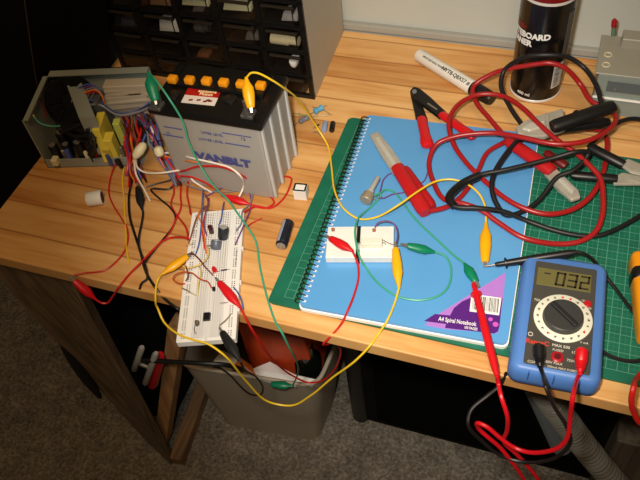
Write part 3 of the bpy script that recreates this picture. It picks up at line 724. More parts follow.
wire(path((178, 179, .010), (190, 186, .008), (204, 190, .005), (225, 192, .004), (245, 190, .004), (252, 196, .004), (248, 206, .006), (242.5, 211, .0115), (241, 224, .0115), (236, 231, .0112)), GREYW, r=.0009)
wire(path((205, 197, .004), (222, 188, .004), (236, 184, .006), (248, 190, .004), (251, 205, .004), (245, 222, .0115), (235, 245, .0112)), PURPW, r=.0008)
wire(path((150, 143, .046), (158, 141, .05), (166, 141, .046), (174, 143, .043)), BLACKW, r=.0008)

# ------------------------------------------------------------------ breadboard
BBA = math.radians(19.6); BBc = Vector((-.0725, .0185, 0)); BL_, BW_ = .1745, .0612
BBMAT = breadboard_material(BL_, BW_)
bb = thing('breadboard', 'long white solderless breadboard overhanging the front edge of the bench', 'breadboard', BBc, BBA)
b = new(); prism(b, rrect(-BW_/2, BW_/2, -BL_/2, BL_/2, .0012, 2), .0005, .0092, .0006); obj('board', b, BBMAT, bb, world=False)
b = new()
for y in (-.052, -.016, .03): box(b, BW_/2-.0002, BW_/2+.0018, y-.0018, y+.0018, .003, .0085, .0004, 1)
obj('side_tabs', b, WHITE, bb, world=False)
b = new()
for k in range(14): box(b, .0245, .0262, .004+k*.0017, .0049+k*.0017, .0092, .0093)
obj('printed_marks', b, mat('grey print', (110, 110, 108), .6), bb, world=False)
BZ = .0094
def bbthing(name, bm, m, label, cat, at, smooth=True, group=None): return tag(rebase(obj(name, bm, m, None, smooth), at), label, cat, group)
def elcap(px, py, tz, r, m, label, lean=(0, 0)):
    c = P(px, py, BZ+tz); a = Vector((c.x-lean[0], c.y-lean[1], BZ+.001)); t = thing('electrolytic_capacitor', label, 'capacitor', a)
    bm = new(); lathe(bm, a, c, [(0, r*.9), (.08, r), (.9, r), (1, r*.88)], 18); obj('can', bm, m, t, True)
    bm = new(); d = (c-a).normalized(); lathe(bm, c, c+d*.0004, [(0, r*.8), (1, r*.8)], 16); obj('end_disc', bm, mat('capacitor top', (206, 206, 204), .4, .4), t, True)
    bm = new(); s_ = frame_of(d)[1]; box(bm, -r*.25, r*.25, r*.90, r*1.03, .001, (c-a).length*.9, 0, 1, ori(a, s_, d.cross(s_))); obj('stripe', bm, GREYW, t)
    return t
GCAP = mat('grey sleeve', (92, 98, 112), .4); BCAP = mat('black sleeve', (40, 42, 50), .4)
elcap(223.5, 227, .014, .0058, BCAP, 'upright dark capacitor standing on the breadboard, right of the pair', (.001, .006))
elcap(216.5, 240, .008, .0056, GCAP, 'grey capacitor lying towards the viewer on the breadboard, below the upright one', (-.0005, .0075))
c = P(212, 226, BZ+.008); b = new(); box(b, -.0025, .0025, -.002, .002, 0, .013, .001, 2, Matrix.Translation((c.x, c.y-.004, BZ)) @ Matrix.Rotation(.3, 4, 'Z')); bbthing('film_capacitor', b, mat('maroon component', (66, 14, 18), .35), 'dark maroon capacitor upright on the breadboard beside the grey ones', 'capacitor', (c.x, c.y-.004, BZ))
c = P(207.3, 318, BZ); t = thing('integrated_circuit', 'black chip plugged across the middle of the breadboard', 'chip', c, BBA)
b = new(); box(b, -.0034, .0034, -.0046, .0046, .001, .0042, .0004, 1); obj('package', b, BLACK, t, world=False)
for k in range(4):
    for s in (-1, 1):
        b = new(); box(b, s*.0034-.0004, s*.0034+.0004, -.0038+k*.00254-.0003, -.0038+k*.00254+.0003, -.0001, .0025); obj('pin', b, STEEL, t, world=False)
c = P(213.5, 268, BZ+.004); t = thing('red_led', 'small round red lamp beside the red clip on the breadboard', 'led', P(214, 272, BZ))
b = new(); a = P(215.5, 272, BZ+.003); lathe(b, a, a+(c-a).normalized()*.0075, [(0, .003), (.1, .0027), (.6, .0026), (.85, .002), (1, .0006)], 16); obj('lens', b, mat('red lens', (214, 22, 30), .15), t, True)
for s in (-.001, .001):
    b = new(); cyl(b, a+Vector((s, 0, 0)), P(217, 277, BZ)+Vector((s, 0, 0)), .0003, 6); obj('lead', b, STEEL, t)
def axial(name, a, c, r, m, label, cat='resistor', z=BZ+.0015, legs=1.9, group=None, band=None):
    A_, C_3 = P(*a, z), P(*c, z); d = (C_3-A_).normalized(); L = (C_3-A_).length; t = thing(name, label, cat, A_.lerp(C_3, .5)-UP*r, 0, group)
    bm = new(); lathe(bm, A_, C_3, [(0, r*.5), (.06, r*.95), (.2, r), (.3, r*.82), (.7, r*.82), (.8, r), (.94, r*.95), (1, r*.5)], 12); obj('body', bm, m, t, True)
    for q_, s in ((A_, -1), (C_3, 1)):
        bm = new(); tube(bm, [q_, q_+d*s*L*(legs-1)*.35, q_+d*s*L*(legs-1)*.5-UP*(r*.8)], .00035, 6, 3); obj('lead', bm, STEEL, t, True)
    if band:
        for tt in (.3, .45, .6):
            bm = new(); q_ = A_.lerp(C_3, tt); lathe(bm, q_, q_+d*.0007, [(0, r*.9), (1, r*.9)], 12); obj('colour_band', bm, band, t, True)
    return t
axial('diode', (221.5, 270.5), (227, 269.5), .0009, BLACK, 'tiny black diode on the breadboard right of the red lamp', 'diode')
axial('resistor', (192, 244), (188, 245), .0012, mat('tan resistor', (196, 170, 130), .5), 'tan resistor near the left rail of the breadboard above the yellow clip')
axial('resistor', (211, 245.5), (207, 246), .001, mat('grey resistor', (110, 112, 116), .5), 'grey resistor in the middle of the breadboard under the capacitors')
axial('resistor', (222, 303), (226, 302.5), .0007, STEEL, 'bare lead link on the breadboard below the red clip')
c = P(197, 324, BZ+.003); b = new(); lathe(b, P(197.5, 326, BZ), P(196.5, 320, BZ+.004), [(0, .001), (.3, .0024), (.8, .0024), (1, .001)], 12, .6); bbthing('ceramic_capacitor', b, mat('ceramic dark', (80, 74, 58), .5), 'little dark capacitor standing left of the black chip', 'capacitor', P(197.5, 326, BZ))
b = new(); lathe(b, P(214, 291, BZ), P(213.5, 287, BZ+.004), [(0, .0015), (.3, .002), (1, .0016)], 12); bbthing('transistor', b, BLACK, 'tiny black transistor on the breadboard left of the red clip jaws', 'transistor', P(214, 291, BZ))
def jumper(pts, m, label, r=.0008):
    q = path(*pts); bm = new(); tube(bm, q, r, 7); o_ = obj('jumper_wire', bm, m, None, True); return tag(rebase(o_, q[-1]), label, 'wire', 'jumper wires on the breadboard')
T_ = BZ
jumper(((203, 190, .014), (202, 205, .022), (201, 227, .020), (199, 243, .016), (195.5, 255, T_)), BLUEW, 'blue wire running down the left part of the breadboard')
jumper(((205, 194, .008), (208, 203, .020), (205, 214, .022), (204, 226, .018), (207, 236, T_)), PURPW, 'purple wire at the top of the breadboard, left of the maroon capacitor')
jumper(((209, 198, .006), (207, 208, .018), (204, 218, .022), (202.5, 232, .016), (205, 250, T_)), REDW, 'red wire at the top middle of the breadboard, ending above the tan resistor')
jumper(((224, 202, .004), (222.5, 209, .016), (221, 219, .016), (218.5, 226, T_)), BLUEW, 'short blue wire between the maroon and the upright capacitor')
jumper(((206, 206, .016), (199, 213, .020), (195, 222, .018), (191, 236, .014), (188.5, 244, T_)), BROWNW, 'brown wire arching to the left rail of the breadboard')
jumper(((203, 210, .018), (198, 216, .022), (201, 222, .020), (204, 234, .016), (206.5, 254, T_)), ORANGE, 'orange wire curling down the breadboard beside the blue wire')
jumper(((207, 246, T_), (209, 250, .014), (207, 258, .016), (201, 264, .018), (196, 266, .018), (187, 268, .016), (183, 266, .016)), mat('pale yellow wire', (220, 196, 110), .45), 'pale yellow wire looping right of the yellow clip')
jumper(((188, 254, .016), (193, 254, .022), (199, 259, .024), (206, 268, .022), (213, 275, .016)), DKRED, 'dark red wire from the yellow clip to the red clip')
jumper(((211.5, 288, T_), (208, 282, .016), (200, 279, .018), (192, 273, .020), (184, 272, .020), (175, 275, .018), (173, 279, .016), (178, 283, .014), (185, 284, T_)), mat('rust wire', (178, 70, 30), .45), 'rust coloured wire loop hanging over the left breadboard edge')
jumper(((186, 266, .018), (188, 276, .018), (186, 281, T_)), BROWNW, 'short brown wire by the left rail below the yellow clip')
jumper(((199, 266, T_), (201, 272, .014), (198, 286, .014), (198, 295, T_)), mat('pale yellow wire', (220, 196, 110), .45), 'pale yellow wire running straight down the left columns')
jumper(((182, 288, T_), (188, 291, .013), (197, 296, T_)), mat('bare wire', (176, 164, 138), .4, .5), 'bare wire link below the rust coloured loop')
jumper(((231, 314, T_), (226, 320, .012), (219, 325.5, .014)), mat('bare wire', (176, 164, 138), .4, .5), 'thin bare lead held in the black clip')
jumper(((196, 334, T_), (194, 330, .013), (195.5, 324, .012)), STEEL, 'thin bent lead below the little dark capacitor', .0005)
jumper(((233.5, 287, T_), (238, 293, .014), (241.5, 301, .014), (243, 309, .010)), BLUEW, 'dark blue wire at the right rail beside the red clip')
jumper(((243, 220, .012), (246, 226, .008), (252, 223, .003), (262, 218, .003)), REDW, 'red wire end leaving the right edge of the breadboard')

# ------------------------------------------------------------------ alligator leads
def clip(root, nose, tail, mboot, jaw=.007, r=.0054):
    nose, tail = Vector(nose), Vector(tail); bm = new()
    lathe(bm, tail, nose, [(0, .0015), (.06, .0019), (.18, .0032), (.36, r), (.6, r), (.85, r*.80), (.97, r*.68), (1, r*.56)], 16, .75); obj('boot', bm, mboot, root, True)
    d, s, u = frame_of(nose-tail)
    for k in (1, -1):
        bm = new(); a = nose-d*.003+u*k*.0011; e = nose+d*jaw+u*k*.0004
        hexa(bm, [a-s*.0018-u*.0004, a+s*.0018-u*.0004, a+s*.0018+u*.0004, a-s*.0018+u*.0004], [e-s*.0010-u*.0003, e+s*.0010-u*.0003, e+s*.0010+u*.0003, e-s*.0010+u*.0003]); obj('jaw', bm, STEEL, root)
def lead(label, mw, pts, ends, r=.00112, cat='clip lead', br=.0052, bj=.007):
    q = path(*pts) if not isinstance(pts[0], Vector) else pts
    t = thing('alligator_lead', label, cat, q[0])
    bm = new(); tube(bm, q, r, 8); obj('wire', bm, mw, t, True)
    for nose, tail, mb in ends: clip(t, path(nose)[0], path(tail)[0], mb, bj, br)
    return t
HY = EDGE_Y-.008
lead('green clip lead from the left battery terminal down to the bin', GREENW,
     ((150, 74, .152), (155, 79, .156), (170, 100, .145), (183, 122, 'Y', .126), (188, 140, 'Y', .124), (197, 160, 'Y', .12), (213, 185, 'Y', .112), (228, 200, .014), (238, 214, .014), (250, 231, .012), (256, 242, .004), (260, 267, .002), (267, 297, .002), (276, 323, .0015), (281, 331, 'Y', HY), (289, 347, 'Y', HY), (296, 360, 'Y', -.01), (298, 373, 'Y', .03), (293, 385, 'Y', .06)),
     (((155.5, 101, .133), (148, 72, .153), GREEN), ((271, 384, -.375), (293, 386, -.375), GREEN)), br=.0066, bj=.004)
lead('yellow clip lead from the right battery terminal across the notebook', YELLW,
     ((247, 77, .155), (251, 73, .160), (257.5, 73, .160), (271.6, 80, .150), (282.5, 87, .135), (296.6, 98, .095), (307.5, 113, .055), (318, 129, .022), (328, 146, .008), (331.5, 167, .008), (335, 192, .014), (345, 210, .018), (360, 219, .016), (377, 217, .015), (397, 206, .030), (420, 190, .030), (437, 181, .026), (452, 179.5, .026), (467, 184, .026), (480, 195, .024), (485.5, 208, .020), (486, 222, .017)),
     (((251, 108, .135), (246, 77, .156), YELL), ((485, 262, .0148), (486, 222, .0168), YELL)), br=.0062, bj=.005)
lead('yellow clip lead hanging below the bench from the breadboard to the notebook', YELLW,
     ((163, 273, .014), (158.7, 278, .008), (156, 287, 'Y', -.014), (155.6, 302, 'Y', -.030), (158, 309, 'Y', -.045), (164, 322, 'Y', -.055), (178, 334, 'Y', -.066), (194, 340, .011), (208, 344, .0105), (224, 355, 'Y', -.07), (246, 381, 'Y', -.06), (269, 402, 'Y', -.05), (291, 405.6, 'Y', -.045), (310, 396, 'Y', -.04), (332.5, 377.5, 'Y', -.035), (355, 361, 'Y', -.032), (370, 345.6, .0015), (379, 333, .003), (387.5, 320, .0135), (395, 302, .0135), (399, 288, .016)),
     (((187.5, 256, .0165), (162, 274, .014), YELL), ((395.5, 248, .0255), (399, 288, .0165), YELL)))
lead('red clip lead with its boot hanging over the left front bench edge', REDW,
     ((95, 299, 'Y', -.030), (102, 303, 'Y', -.032), (107, 303, 'Y', -.030), (113, 296, 'Y', -.026), (119, 287, .002), (130, 273.6, .002), (141, 262.6, .006), (154, 249, .006), (162, 241.5, .005), (170, 238, .004), (184, 237.5, .0105), (190, 240, .0105)),
     (((74, 280.5, 'Y', EDGE_Y-.006), (95.5, 299, 'Y', -.030), RED),), .0012)
lead('red clip lead from the breadboard through the bin to the small white board', REDW,
     ((240, 307, .012), (244, 315, .010), (251, 328, 'Y', -.030), (258, 339, 'Y', -.028), (267, 353, 'Y', -.02), (278, 365, 'Y', .0), (293, 376, 'Y', .02), (308.5, 382.6, 'Y', .03), (321, 381, 'Y', .03), (333, 371.5, 'Y', .025), (338.5, 361.5, 'Y', .02), (340.5, 349, 'Y', .01), (334, 343, 'Y', -.005), (323, 344.5, 'Y', EDGE_Y-.003), (327, 340, 'Y', EDGE_Y-.002), (336.6, 330, .0015), (343, 321, .0035), (347.5, 311, .013), (354, 295, .0128), (358.5, 277, .0128), (357.5, 263, .016), (352, 250, .027)),
     (((219, 282, .0175), (240, 307, .012), RED), ((330, 238, .0265), (353, 251, .027), RED)), .0012)
lead('red clip lead lying between the battery and the breadboard', REDW,
     ((249, 204, .006), (260, 206.5, .003), (271, 208, .002), (283, 199, .002), (289.5, 187, .002), (291, 178, .002), (284, 176, .002)),
     (((226, 196.5, .008), (249, 204, .006), RED),))
lead('green clip lead looping over the notebook around the small white board', GREENW,
     ((435, 252, .0165), (445, 256, .0135), (451, 267.5, .0125), (449, 285, .0125), (440, 295, .0125), (422.5, 300, .0125), (407, 299, .0125), (392.5, 294, .0125), (377.5, 282.5, .0125), (366, 268, .014), (360, 257.5, .023), (356, 242.5, .0245), (355, 230, .0245), (359, 217.5, .018), (368, 209.5, .0125), (376, 202, .0125), (381, 196, .014), (377, 192.5, .016)),
     (((407, 245.5, .025), (435, 252, .0165), GREEN),))
lead('green clip lead from the potentiometer to the red probe tip', GREENW,
     ((374, 196, .018), (380, 193, .016), (385, 190, .014), (391, 190.5, .0125), (397, 195, .0125), (402, 201, .0125), (411, 214, .0125), (421, 225, .0125), (440, 242.5, .0125), (454, 255.6, .013), (464, 263, .016)),
     (((476, 282, .0165), (464.5, 263.5, .0165), GREEN),))
lead('black clip lead biting on the breadboard and drooping into the bin', BLACKW,
     ((240, 361, 'Y', -.078), (245, 370, 'Y', -.07), (256, 377, 'Y', -.05), (263, 388, 'Y', -.03), (260, 395, 'Y', -.02), (250, 394, 'Y', -.01), (240, 386, 'Y', .01), (230, 375, 'Y', .03), (220, 368, 'Y', .05)),
     (((222, 332, .013), (240, 361, 'Y', -.078), BLACKRUB),))
lead('black clip lead lying on the bare bench under the wire looms', BLACKW,
     ((142, 209, .005), (143, 212, .003), (141.5, 224, .003), (139, 236, .004), (139, 247, .0055), (143, 259, .006), (146.5, 271, .006), (147, 279, .003), (142, 283, .002), (139.5, 289, .002)),
     (((138, 187, .006), (142, 209, .005), BLACKRUB),), .0014)

def thin(name, pts, m, label, r=.0008):
    q = path(*pts); bm = new(); tube(bm, q, r, 7); o_ = obj(name, bm, m, None, True); return tag(rebase(o_, q[0]), label, 'wire')
thin('hookup_wire', ((379, 195, .016), (381, 188, .014), (384, 179, .0125), (391, 173.5, .0125), (399, 176, .0125)), PURPW, 'purple wire rising from the potentiometer behind the red clamp')
thin('hookup_wire', ((379, 198, .016), (384, 198, .014), (392, 194.5, .0135), (401, 193, .0125), (406, 192, .0125)), PURPW, 'short purple wire crossing the green lead beside the potentiometer')
thin('hookup_wire', ((416, 184, .0125), (423, 182, .0125), (428, 171, .0125), (430, 158, .0125), (430, 148, .0125)), PURPW, 'purple wire to the right of the red clamp on the notebook')
thin('hookup_wire', ((375, 227.5, .023), (378, 223, .028), (386, 221, .030), (394, 224, .030), (397.5, 233, .028), (396.5, 243, .0255)), PURPW, 'purple wire arching over the small white board')

# ------------------------------------------------------------------ small white project board and its parts
SBA = math.radians(16); sbz = .0114
q0, q1, q3 = P(328, 226.5, sbz+.0095), P(394, 226, sbz+.0095), P(328, 257.5, sbz+.0095)
sx = (q1-q0); SL = sx.length; SA = math.atan2(sx.y, sx.x); sy = Vector((sx.y, -sx.x, 0)).normalized(); SD = abs((q3-q0).dot(sy))
sb = thing('project_board', 'small white plastic board with a black band on the blue notebook', 'board', q0-UP*.0095, SA)
b = new(); box(b, 0, SL*.445, -SD, 0, .0002, .0095, .0006, 1); box(b, SL*.50, SL, -SD, 0, .0002, .0095, .0006, 1); obj('housing', b, WHITE, sb, world=False)
b = new(); box(b, SL*.445, SL*.50, -SD-.0012, .0012, .0, .0088, .0004, 1); obj('band', b, BLACK, sb, world=False)
b = new(); box(b, SL*.45, SL*.50, -SD*.75, -SD*.55, .0088, .0098); obj('band_tag', b, mat('tag grey', (180, 190, 190), .4), sb, world=False)
STOP = sbz+.0098
c = P(371.5, 241, STOP+.007); t = thing('cement_resistor', 'white block power resistor lying on the small white board', 'resistor', (c.x, c.y, STOP), SA+.0)
b = new(); box(b, -.0112, .0112, -.0042, .0042, .0001, .0075, .0006, 1); obj('body', b, mat('ivory ceramic', (228, 222, 204), .6), t, world=False)
for s in (-1, 1):
    b = new(); tube(b, [(s*.0112, 0, .004), (s*.0135, 0, .004), (s*.0145, 0, .0005)], .0004, 6, 3); obj('lead', b, STEEL, t, True, world=False)
b = new(); tube(b, path((383, 240, STOP+.004), (390, 243.5, STOP+.006), (400, 245.5, STOP+.006)), .0004, 6); obj('lead', b, STEEL, t, True)
for px, py, lab in ((374, 229.5, 'tiny brown part at the top of the small white board, under the purple wire'), (333, 229, 'tiny brown part at the top left corner of the small white board')):
    c = P(px, py, STOP+.003); b = new(); box(b, -.0018, .0018, -.0014, .0014, 0, .004, .0006, 1, TR((c.x, c.y, STOP), SA)); bbthing('trimmer', b, mat('brown bead', (150, 96, 70), .5), lab, 'component', (c.x, c.y, STOP))

# potentiometer
pc = P(366, 198, .016); pt = thing('potentiometer', 'round metal potentiometer with long shaft on the blue notebook', 'potentiometer', (pc.x, pc.y, .0112))
sh0, sh1 = P(369, 194, .019), P(378, 177.5, .020); dd = (sh1-sh0).normalized()
b = new(); lathe(b, sh0-dd*.011, sh0, [(0, .0062), (.1, .0072), (.55, .0072), (.6, .0066), (1, .0064)], 20); obj('body', b, mat('dull brassy steel', (160, 148, 126), .4, .3), pt, True)
b = new(); lathe(b, sh0, sh1, [(0, .0042), (.18, .0042), (.2, .0030), (.97, .0030), (1, .0024)], 16); obj('shaft', b, mat('bright shaft', (196, 194, 188), .3, .3), pt, True)
for k in range(3):
    b = new(); a = P(374+k*2, 199-k*2.2, .014); cyl(b, a, a+Vector((.005, -.001, -.0015)), .0008, 6); obj('terminal_lug', b, STEEL, pt, True)

# ------------------------------------------------------------------ loose parts on the bench
c = P(300, 187, .016); t = thing('relay_cube', 'white cube with black framed top on the bench beside the green mat', 'relay', (c.x, c.y, 0), .12)
b = new(); box(b, -.0078, .0078, -.0062, .0062, 0, .0155, .0005, 1); obj('body', b, WHITE, t, world=False)
b = new()
for s in (-1, 1): box(b, s*.0066-.001, s*.0066+.001, -.006, .006, .0155, .0158); box(b, -.0056, .0056, s*.0052-.001, s*.0052+.001, .0155, .0158)
obj('top_border', b, BLACK, t, world=False)
a, c = P(281, 246, .0068), P(288.5, 222, .0068); t = thing('electrolytic_capacitor', 'black capacitor with grey stripe lying on the bench beside the mat', 'capacitor', a.lerp(c, .5)-UP*.0068)
b = new(); lathe(b, a, c, [(0, .0060), (.04, .0066), (.08, .0066), (.1, .0062), (.12, .0066), (.97, .0066), (1, .0058)], 22); obj('can', b, mat('navy black sleeve', (26, 28, 40), .3), t, True)
d, s, u = frame_of(c-a); b = new(); k1 = (u*.85-s*.5).normalized(); box(b, -.0018, .0018, .0062, .0069, .004, (c-a).length-.002, .0002, 1, ori(a, d.cross(k1), k1) @ Matrix.Identity(4)) if False else None
M_ = Matrix((k1.cross(d), k1, d)).transposed().to_4x4(); M_.translation = a
box(b, -.0017, .0017, .0060, .0069, .003, (c-a).length-.002, .0002, 1, M_); obj('stripe', b, mat('pale grey stripe', (150, 158, 176), .4), t)
b = new(); lathe(b, a, a-d*.0005, [(0, .0052), (1, .0052)], 18); obj('end_disc', b, mat('end rubber', (150, 140, 128), .5), t, True)
for k in (-.0024, .0024):
    b = new(); cyl(b, a+s*k, a+s*k-d*.003, .0005, 6); obj('pin', b, STEEL, t)
# white ring
a, c = P(87, 199.5, .0085), P(102.5, 197, .0085); t = thing('plastic_ring', 'white hollow plastic cap lying alone on the left of the bench', 'cap', a.lerp(c, .5)-UP*.009)
b = new(); ring = [(0, .0075), (.08, .0088), (1, .0092), (1.0, .0074), (.15, .0070)]; lathe(b, a, c, ring, 24); obj('shell', b, WHITE, t, True)
b = new(); e = a.lerp(c, .55); lathe(b, e, a.lerp(c, 1.01), [(0, .0069), (.98, .0069), (1, .004)], 20); obj('inner_plug', b, mat('dark inside', (70, 44, 44), .6), t, True)
# pile of resistors
axial('resistor', (314, 112), (323, 107), .0042, mat('blue resistor body', (96, 168, 206), .4), 'fat pale blue resistor at the top of the small parts pile', z=.0044)
axial('resistor', (299, 122), (308, 117.5), .0036, mat('grey resistor body', (112, 116, 128), .45), 'grey resistor at the left of the small parts pile', z=.0038)
axial('resistor', (298, 114), (309, 116), .0014, mat('olive resistor', (150, 142, 78), .5), 'olive resistor under the yellow lead in the small parts pile', z=.0016)
axial('resistor', (318, 116), (328, 115), .0014, mat('tan resistor', (196, 170, 130), .5), 'tan resistor beneath the pale blue one', z=.0016)
for i, (px, m, lab) in enumerate(((325, mat('pale blue sleeve', (140, 160, 196), .4), 'small pale blue capacitor in front of the parts pile'), (332.5, BLACK, 'small black capacitor at the right end of the parts pile'))):
    b = new(); a_, c_ = P(px-1, 131, .0034), P(px+.5, 122.5, .0034); lathe(b, a_, c_, [(0, .003), (.06, .0034), (.94, .0034), (1, .003)], 14); bbthing('electrolytic_capacitor', b, m, lab, 'capacitor', a_.lerp(c_, .5)-UP*.0034)
axial('diode', (315, 127), (319, 124.5), .0012, BLACK, 'small black diode left of the pale blue capacitor', 'diode', z=.0014)
for i, (a_, c_, lab) in enumerate((((312, 107), (330, 114), 'bent wire lead passing behind the fat pale blue resistor'), ((297, 117), (310, 119), 'bent wire lead across the grey resistor'), ((313, 132), (321, 136), 'short loose wire lead nearest the notebook'))):
    b = new(); A_, C_4 = P(*a_, .001), P(*c_, .0012); tube(b, [A_, A_.lerp(C_4, .5)+Vector((0, .002, .001)), C_4], .0005, 6); bbthing('wire_lead', b, STEEL, lab, 'wire', A_)

# ------------------------------------------------------------------ marker and spray can
a, c = P(418, 54.5, .0098), P(492, 99.5, .0098); d = (c-a).normalized(); L = (c-a).length
mk = thing('whiteboard_marker', 'white marker pen with black cap lying in front of the wall', 'marker', a.lerp(c, .5)-UP*.0085)
b = new(); lathe(b, a, a.lerp(c, .76), [(0, .0070), (.03, .0088), (.97, .0094), (1, .0094)], 22); obj('barrel', b, mat('marker white', (234, 230, 220), .35), mk, True)
b = new(); lathe(b, a.lerp(c, .755), c, [(0, .0095), (.06, .0097), (.9, .0090), (1, .0074)], 22); obj('cap', b, BLACK, mk, True)
sd = d.cross(UP).normalized(); view = (sd*.55+UP*.83).normalized(); vy = view.cross(d)
for s, t_, size, bo in (('NYT8-Q8X57 #', .56, .0072, .015), ('WHITEBOARD MARKER', .27, .0040, 0)):
    letters('barrel_lettering', s, size, ori(a.lerp(c, t_)+view*.0094, d, vy), BLACK, mk, bold=bo)
cc = Vector((.2135, .4005, 0)); CRd = .0312
can = thing('spray_can', 'black whiteboard cleaner spray can standing in front of the wall', 'spray can', cc)
b = new(); lathe(b, cc+UP*.004, cc+UP*.165, [(0, CRd), (.812, CRd), (1, CRd)], 40); cb = obj('body', b, mat('glossy black can', (14, 13, 13), .22), can, True)
RIMW = mat('pale rim', (214, 206, 198), .35)
b = new(); lathe(b, cc, cc+UP*.0045, [(0, CRd*.96), (.3, CRd*1.025), (.8, CRd*1.025), (1, CRd*1.0)], 40); obj('base_rim', b, RIMW, can, True)
b = new(); lathe(b, cc+UP*.1385, cc+UP*.1420, [(0, CRd*1.004), (1, CRd*1.004)], 40); obj('white_stripe', b, RIMW, cb, True)
b = new(); lathe(b, cc+UP*.1425, cc+UP*.164, [(0, CRd*1.003), (1, CRd*1.003)], 40); obj('red_band', b, mat('can red', (120, 14, 14), .25), cb, True)
b = new(); lathe(b, cc+UP*.165, cc+UP*.19, [(0, CRd), (.2, CRd*.9), (.5, CRd*.6), (.55, .010), (1, .009)], 32); obj('valve', b, STEEL, can, True)
def wrap(s, size, ang, z, m, slope=0, **kw):
    bm = text_bm(s, size, depth=.0001, **kw)
    bmesh.ops.triangulate(bm, faces=bm.faces)
    bmesh.ops.subdivide_edges(bm, edges=[e for e in bm.edges if e.calc_length() > .0015], cuts=2)
    for v in bm.verts:
        th = math.radians(ang)+v.co.x/CRd; r = CRd+.0002+v.co.z
        v.co = cc+Vector((r*math.cos(th), r*math.sin(th), z+v.co.y+v.co.x*slope))
    return obj('can_lettering', bm, m, cb, normals=False)
FW = -84
wrap('WHITEBOARD', .0105, FW-50, .0945, PAPER, slope=.10, bold=.045, align='CENTER')
wrap('CLEANER', .0105, FW-66, .0835, PAPER, slope=.10, bold=.045, align='CENTER')
wrap('magic', .0085, FW-60, .1055, mat('dark red print', (140, 22, 26), .4), bold=.02)
wrap('400 ml', .0062, FW-28, .0115, PAPER, bold=.015)
bm = new()
def patch(bm, a0, a1, z0, z1, r):
    n = 8; lo = [bm.verts.new(cc+Vector((r*math.cos(math.radians(a0+(a1-a0)*k/n)), r*math.sin(math.radians(a0+(a1-a0)*k/n)), z0))) for k in range(n+1)]
    hi = [bm.verts.new(v.co+UP*(z1-z0)) for v in lo]
    for k in range(n): bm.faces.new([lo[k], lo[k+1], hi[k+1], hi[k]])
patch(bm, FW+33, FW+62, .020, .056, CRd+.0003); obj('barcode_panel', bm, mat('panel grey', (190, 186, 176), .5), cb)
bm = new(); zz = .023
while zz < .050:
    patch(bm, FW+37, FW+50, zz, zz+.0008, CRd+.0005); zz += random.choice((.0014, .002, .0026))
obj('barcode_lines', bm, BLACK, cb)
bm = new(); patch(bm, FW+48, FW+72, .062, .125, CRd+.0003); obj('small_print_panel', bm, mat('print grey', (84, 78, 72), .5), cb)

# ------------------------------------------------------------------ metal box on the right
mbx = thing('metal_enclosure', 'grey metal equipment box at the right end of the bench by the wall', 'enclosure', (.36, .40, 0))
x0, y0, y1, zt = .284, .366, .440, .060
TOPM = mat('beige grey painted metal', (152, 150, 136), .5, .1); FRM = mat('grey green face', (136, 148, 142), .5, .1)
b = new(); box(b, x0, .50, y0, y1, 0, zt-.001, .001, 1); obj('body', b, FRM, mbx)
b = new(); box(b, x0-.004, .50, y0-.001, y1, zt-.0012, zt+.001, .0006, 1); lidp = obj('top_plate', b, TOPM, mbx)
b = new(); box(b, x0-.001, .50, y0-.003, y0, .0255, .0275, .0004, 1); obj('trim_strip', b, PAPER, mbx)
b = new(); box(b, x0+.012, .50, y0-.0012, y0, .036, .052, .0005, 1); obj('recessed_panel', b, mat('slate panel', (88, 98, 100), .5), mbx)
b = new(); c = P(615, 89, Y=y0); lathe(b, (c.x, y0-.0012, c.z), (c.x, y0-.003, c.z), [(0, .0018), (1, .0012)], 12); obj('screw', b, STEEL, mbx, True)
for px, py in ((608, 55), (606, 65)):
    c = P(px, py, zt+.001); b = new(); tube(b, [c+Vector((.0042*math.cos(k*PI/8), .0042*math.sin(k*PI/8), .0004)) for k in range(17)], .0008, 6, 0); obj('ring_mark', b, mat('pale ring', (206, 196, 164), .5), lidp, True)
c = P(631, 46, zt+.001); b = new(); lathe(b, c, c+UP*.001, [(0, .0038), (1, .0036)], 18); obj('green_spot', b, mat('green spot', (40, 96, 52), .5), lidp, True)
c = P(622, 34, zt+.001); b = new(); box(b, c.x, .50, y1-.022, y1-.002, zt, zt+.013, .001, 1); obj('raised_tab', b, TOPM, mbx)
lc = P(613, 36, zt); t = thing('red_tipped_probe', 'small green rod with a red tip standing on the metal box', 'probe', P(613, 36, zt+.001))
b = new(); e = P(613.2, 36, Y=lc.y); m_ = P(613.8, 27, Y=lc.y); f_ = P(614.6, 19, Y=lc.y); cyl(b, e, m_, .0026, 12); obj('stem', b, mat('dull green stem', (96, 120, 98), .5), t, True)
b = new(); lathe(b, m_, f_, [(0, .0026), (.1, .0033), (.75, .0033), (1, .0018)], 14); obj('tip', b, mat('dark red lens', (164, 20, 28), .3), t, True)

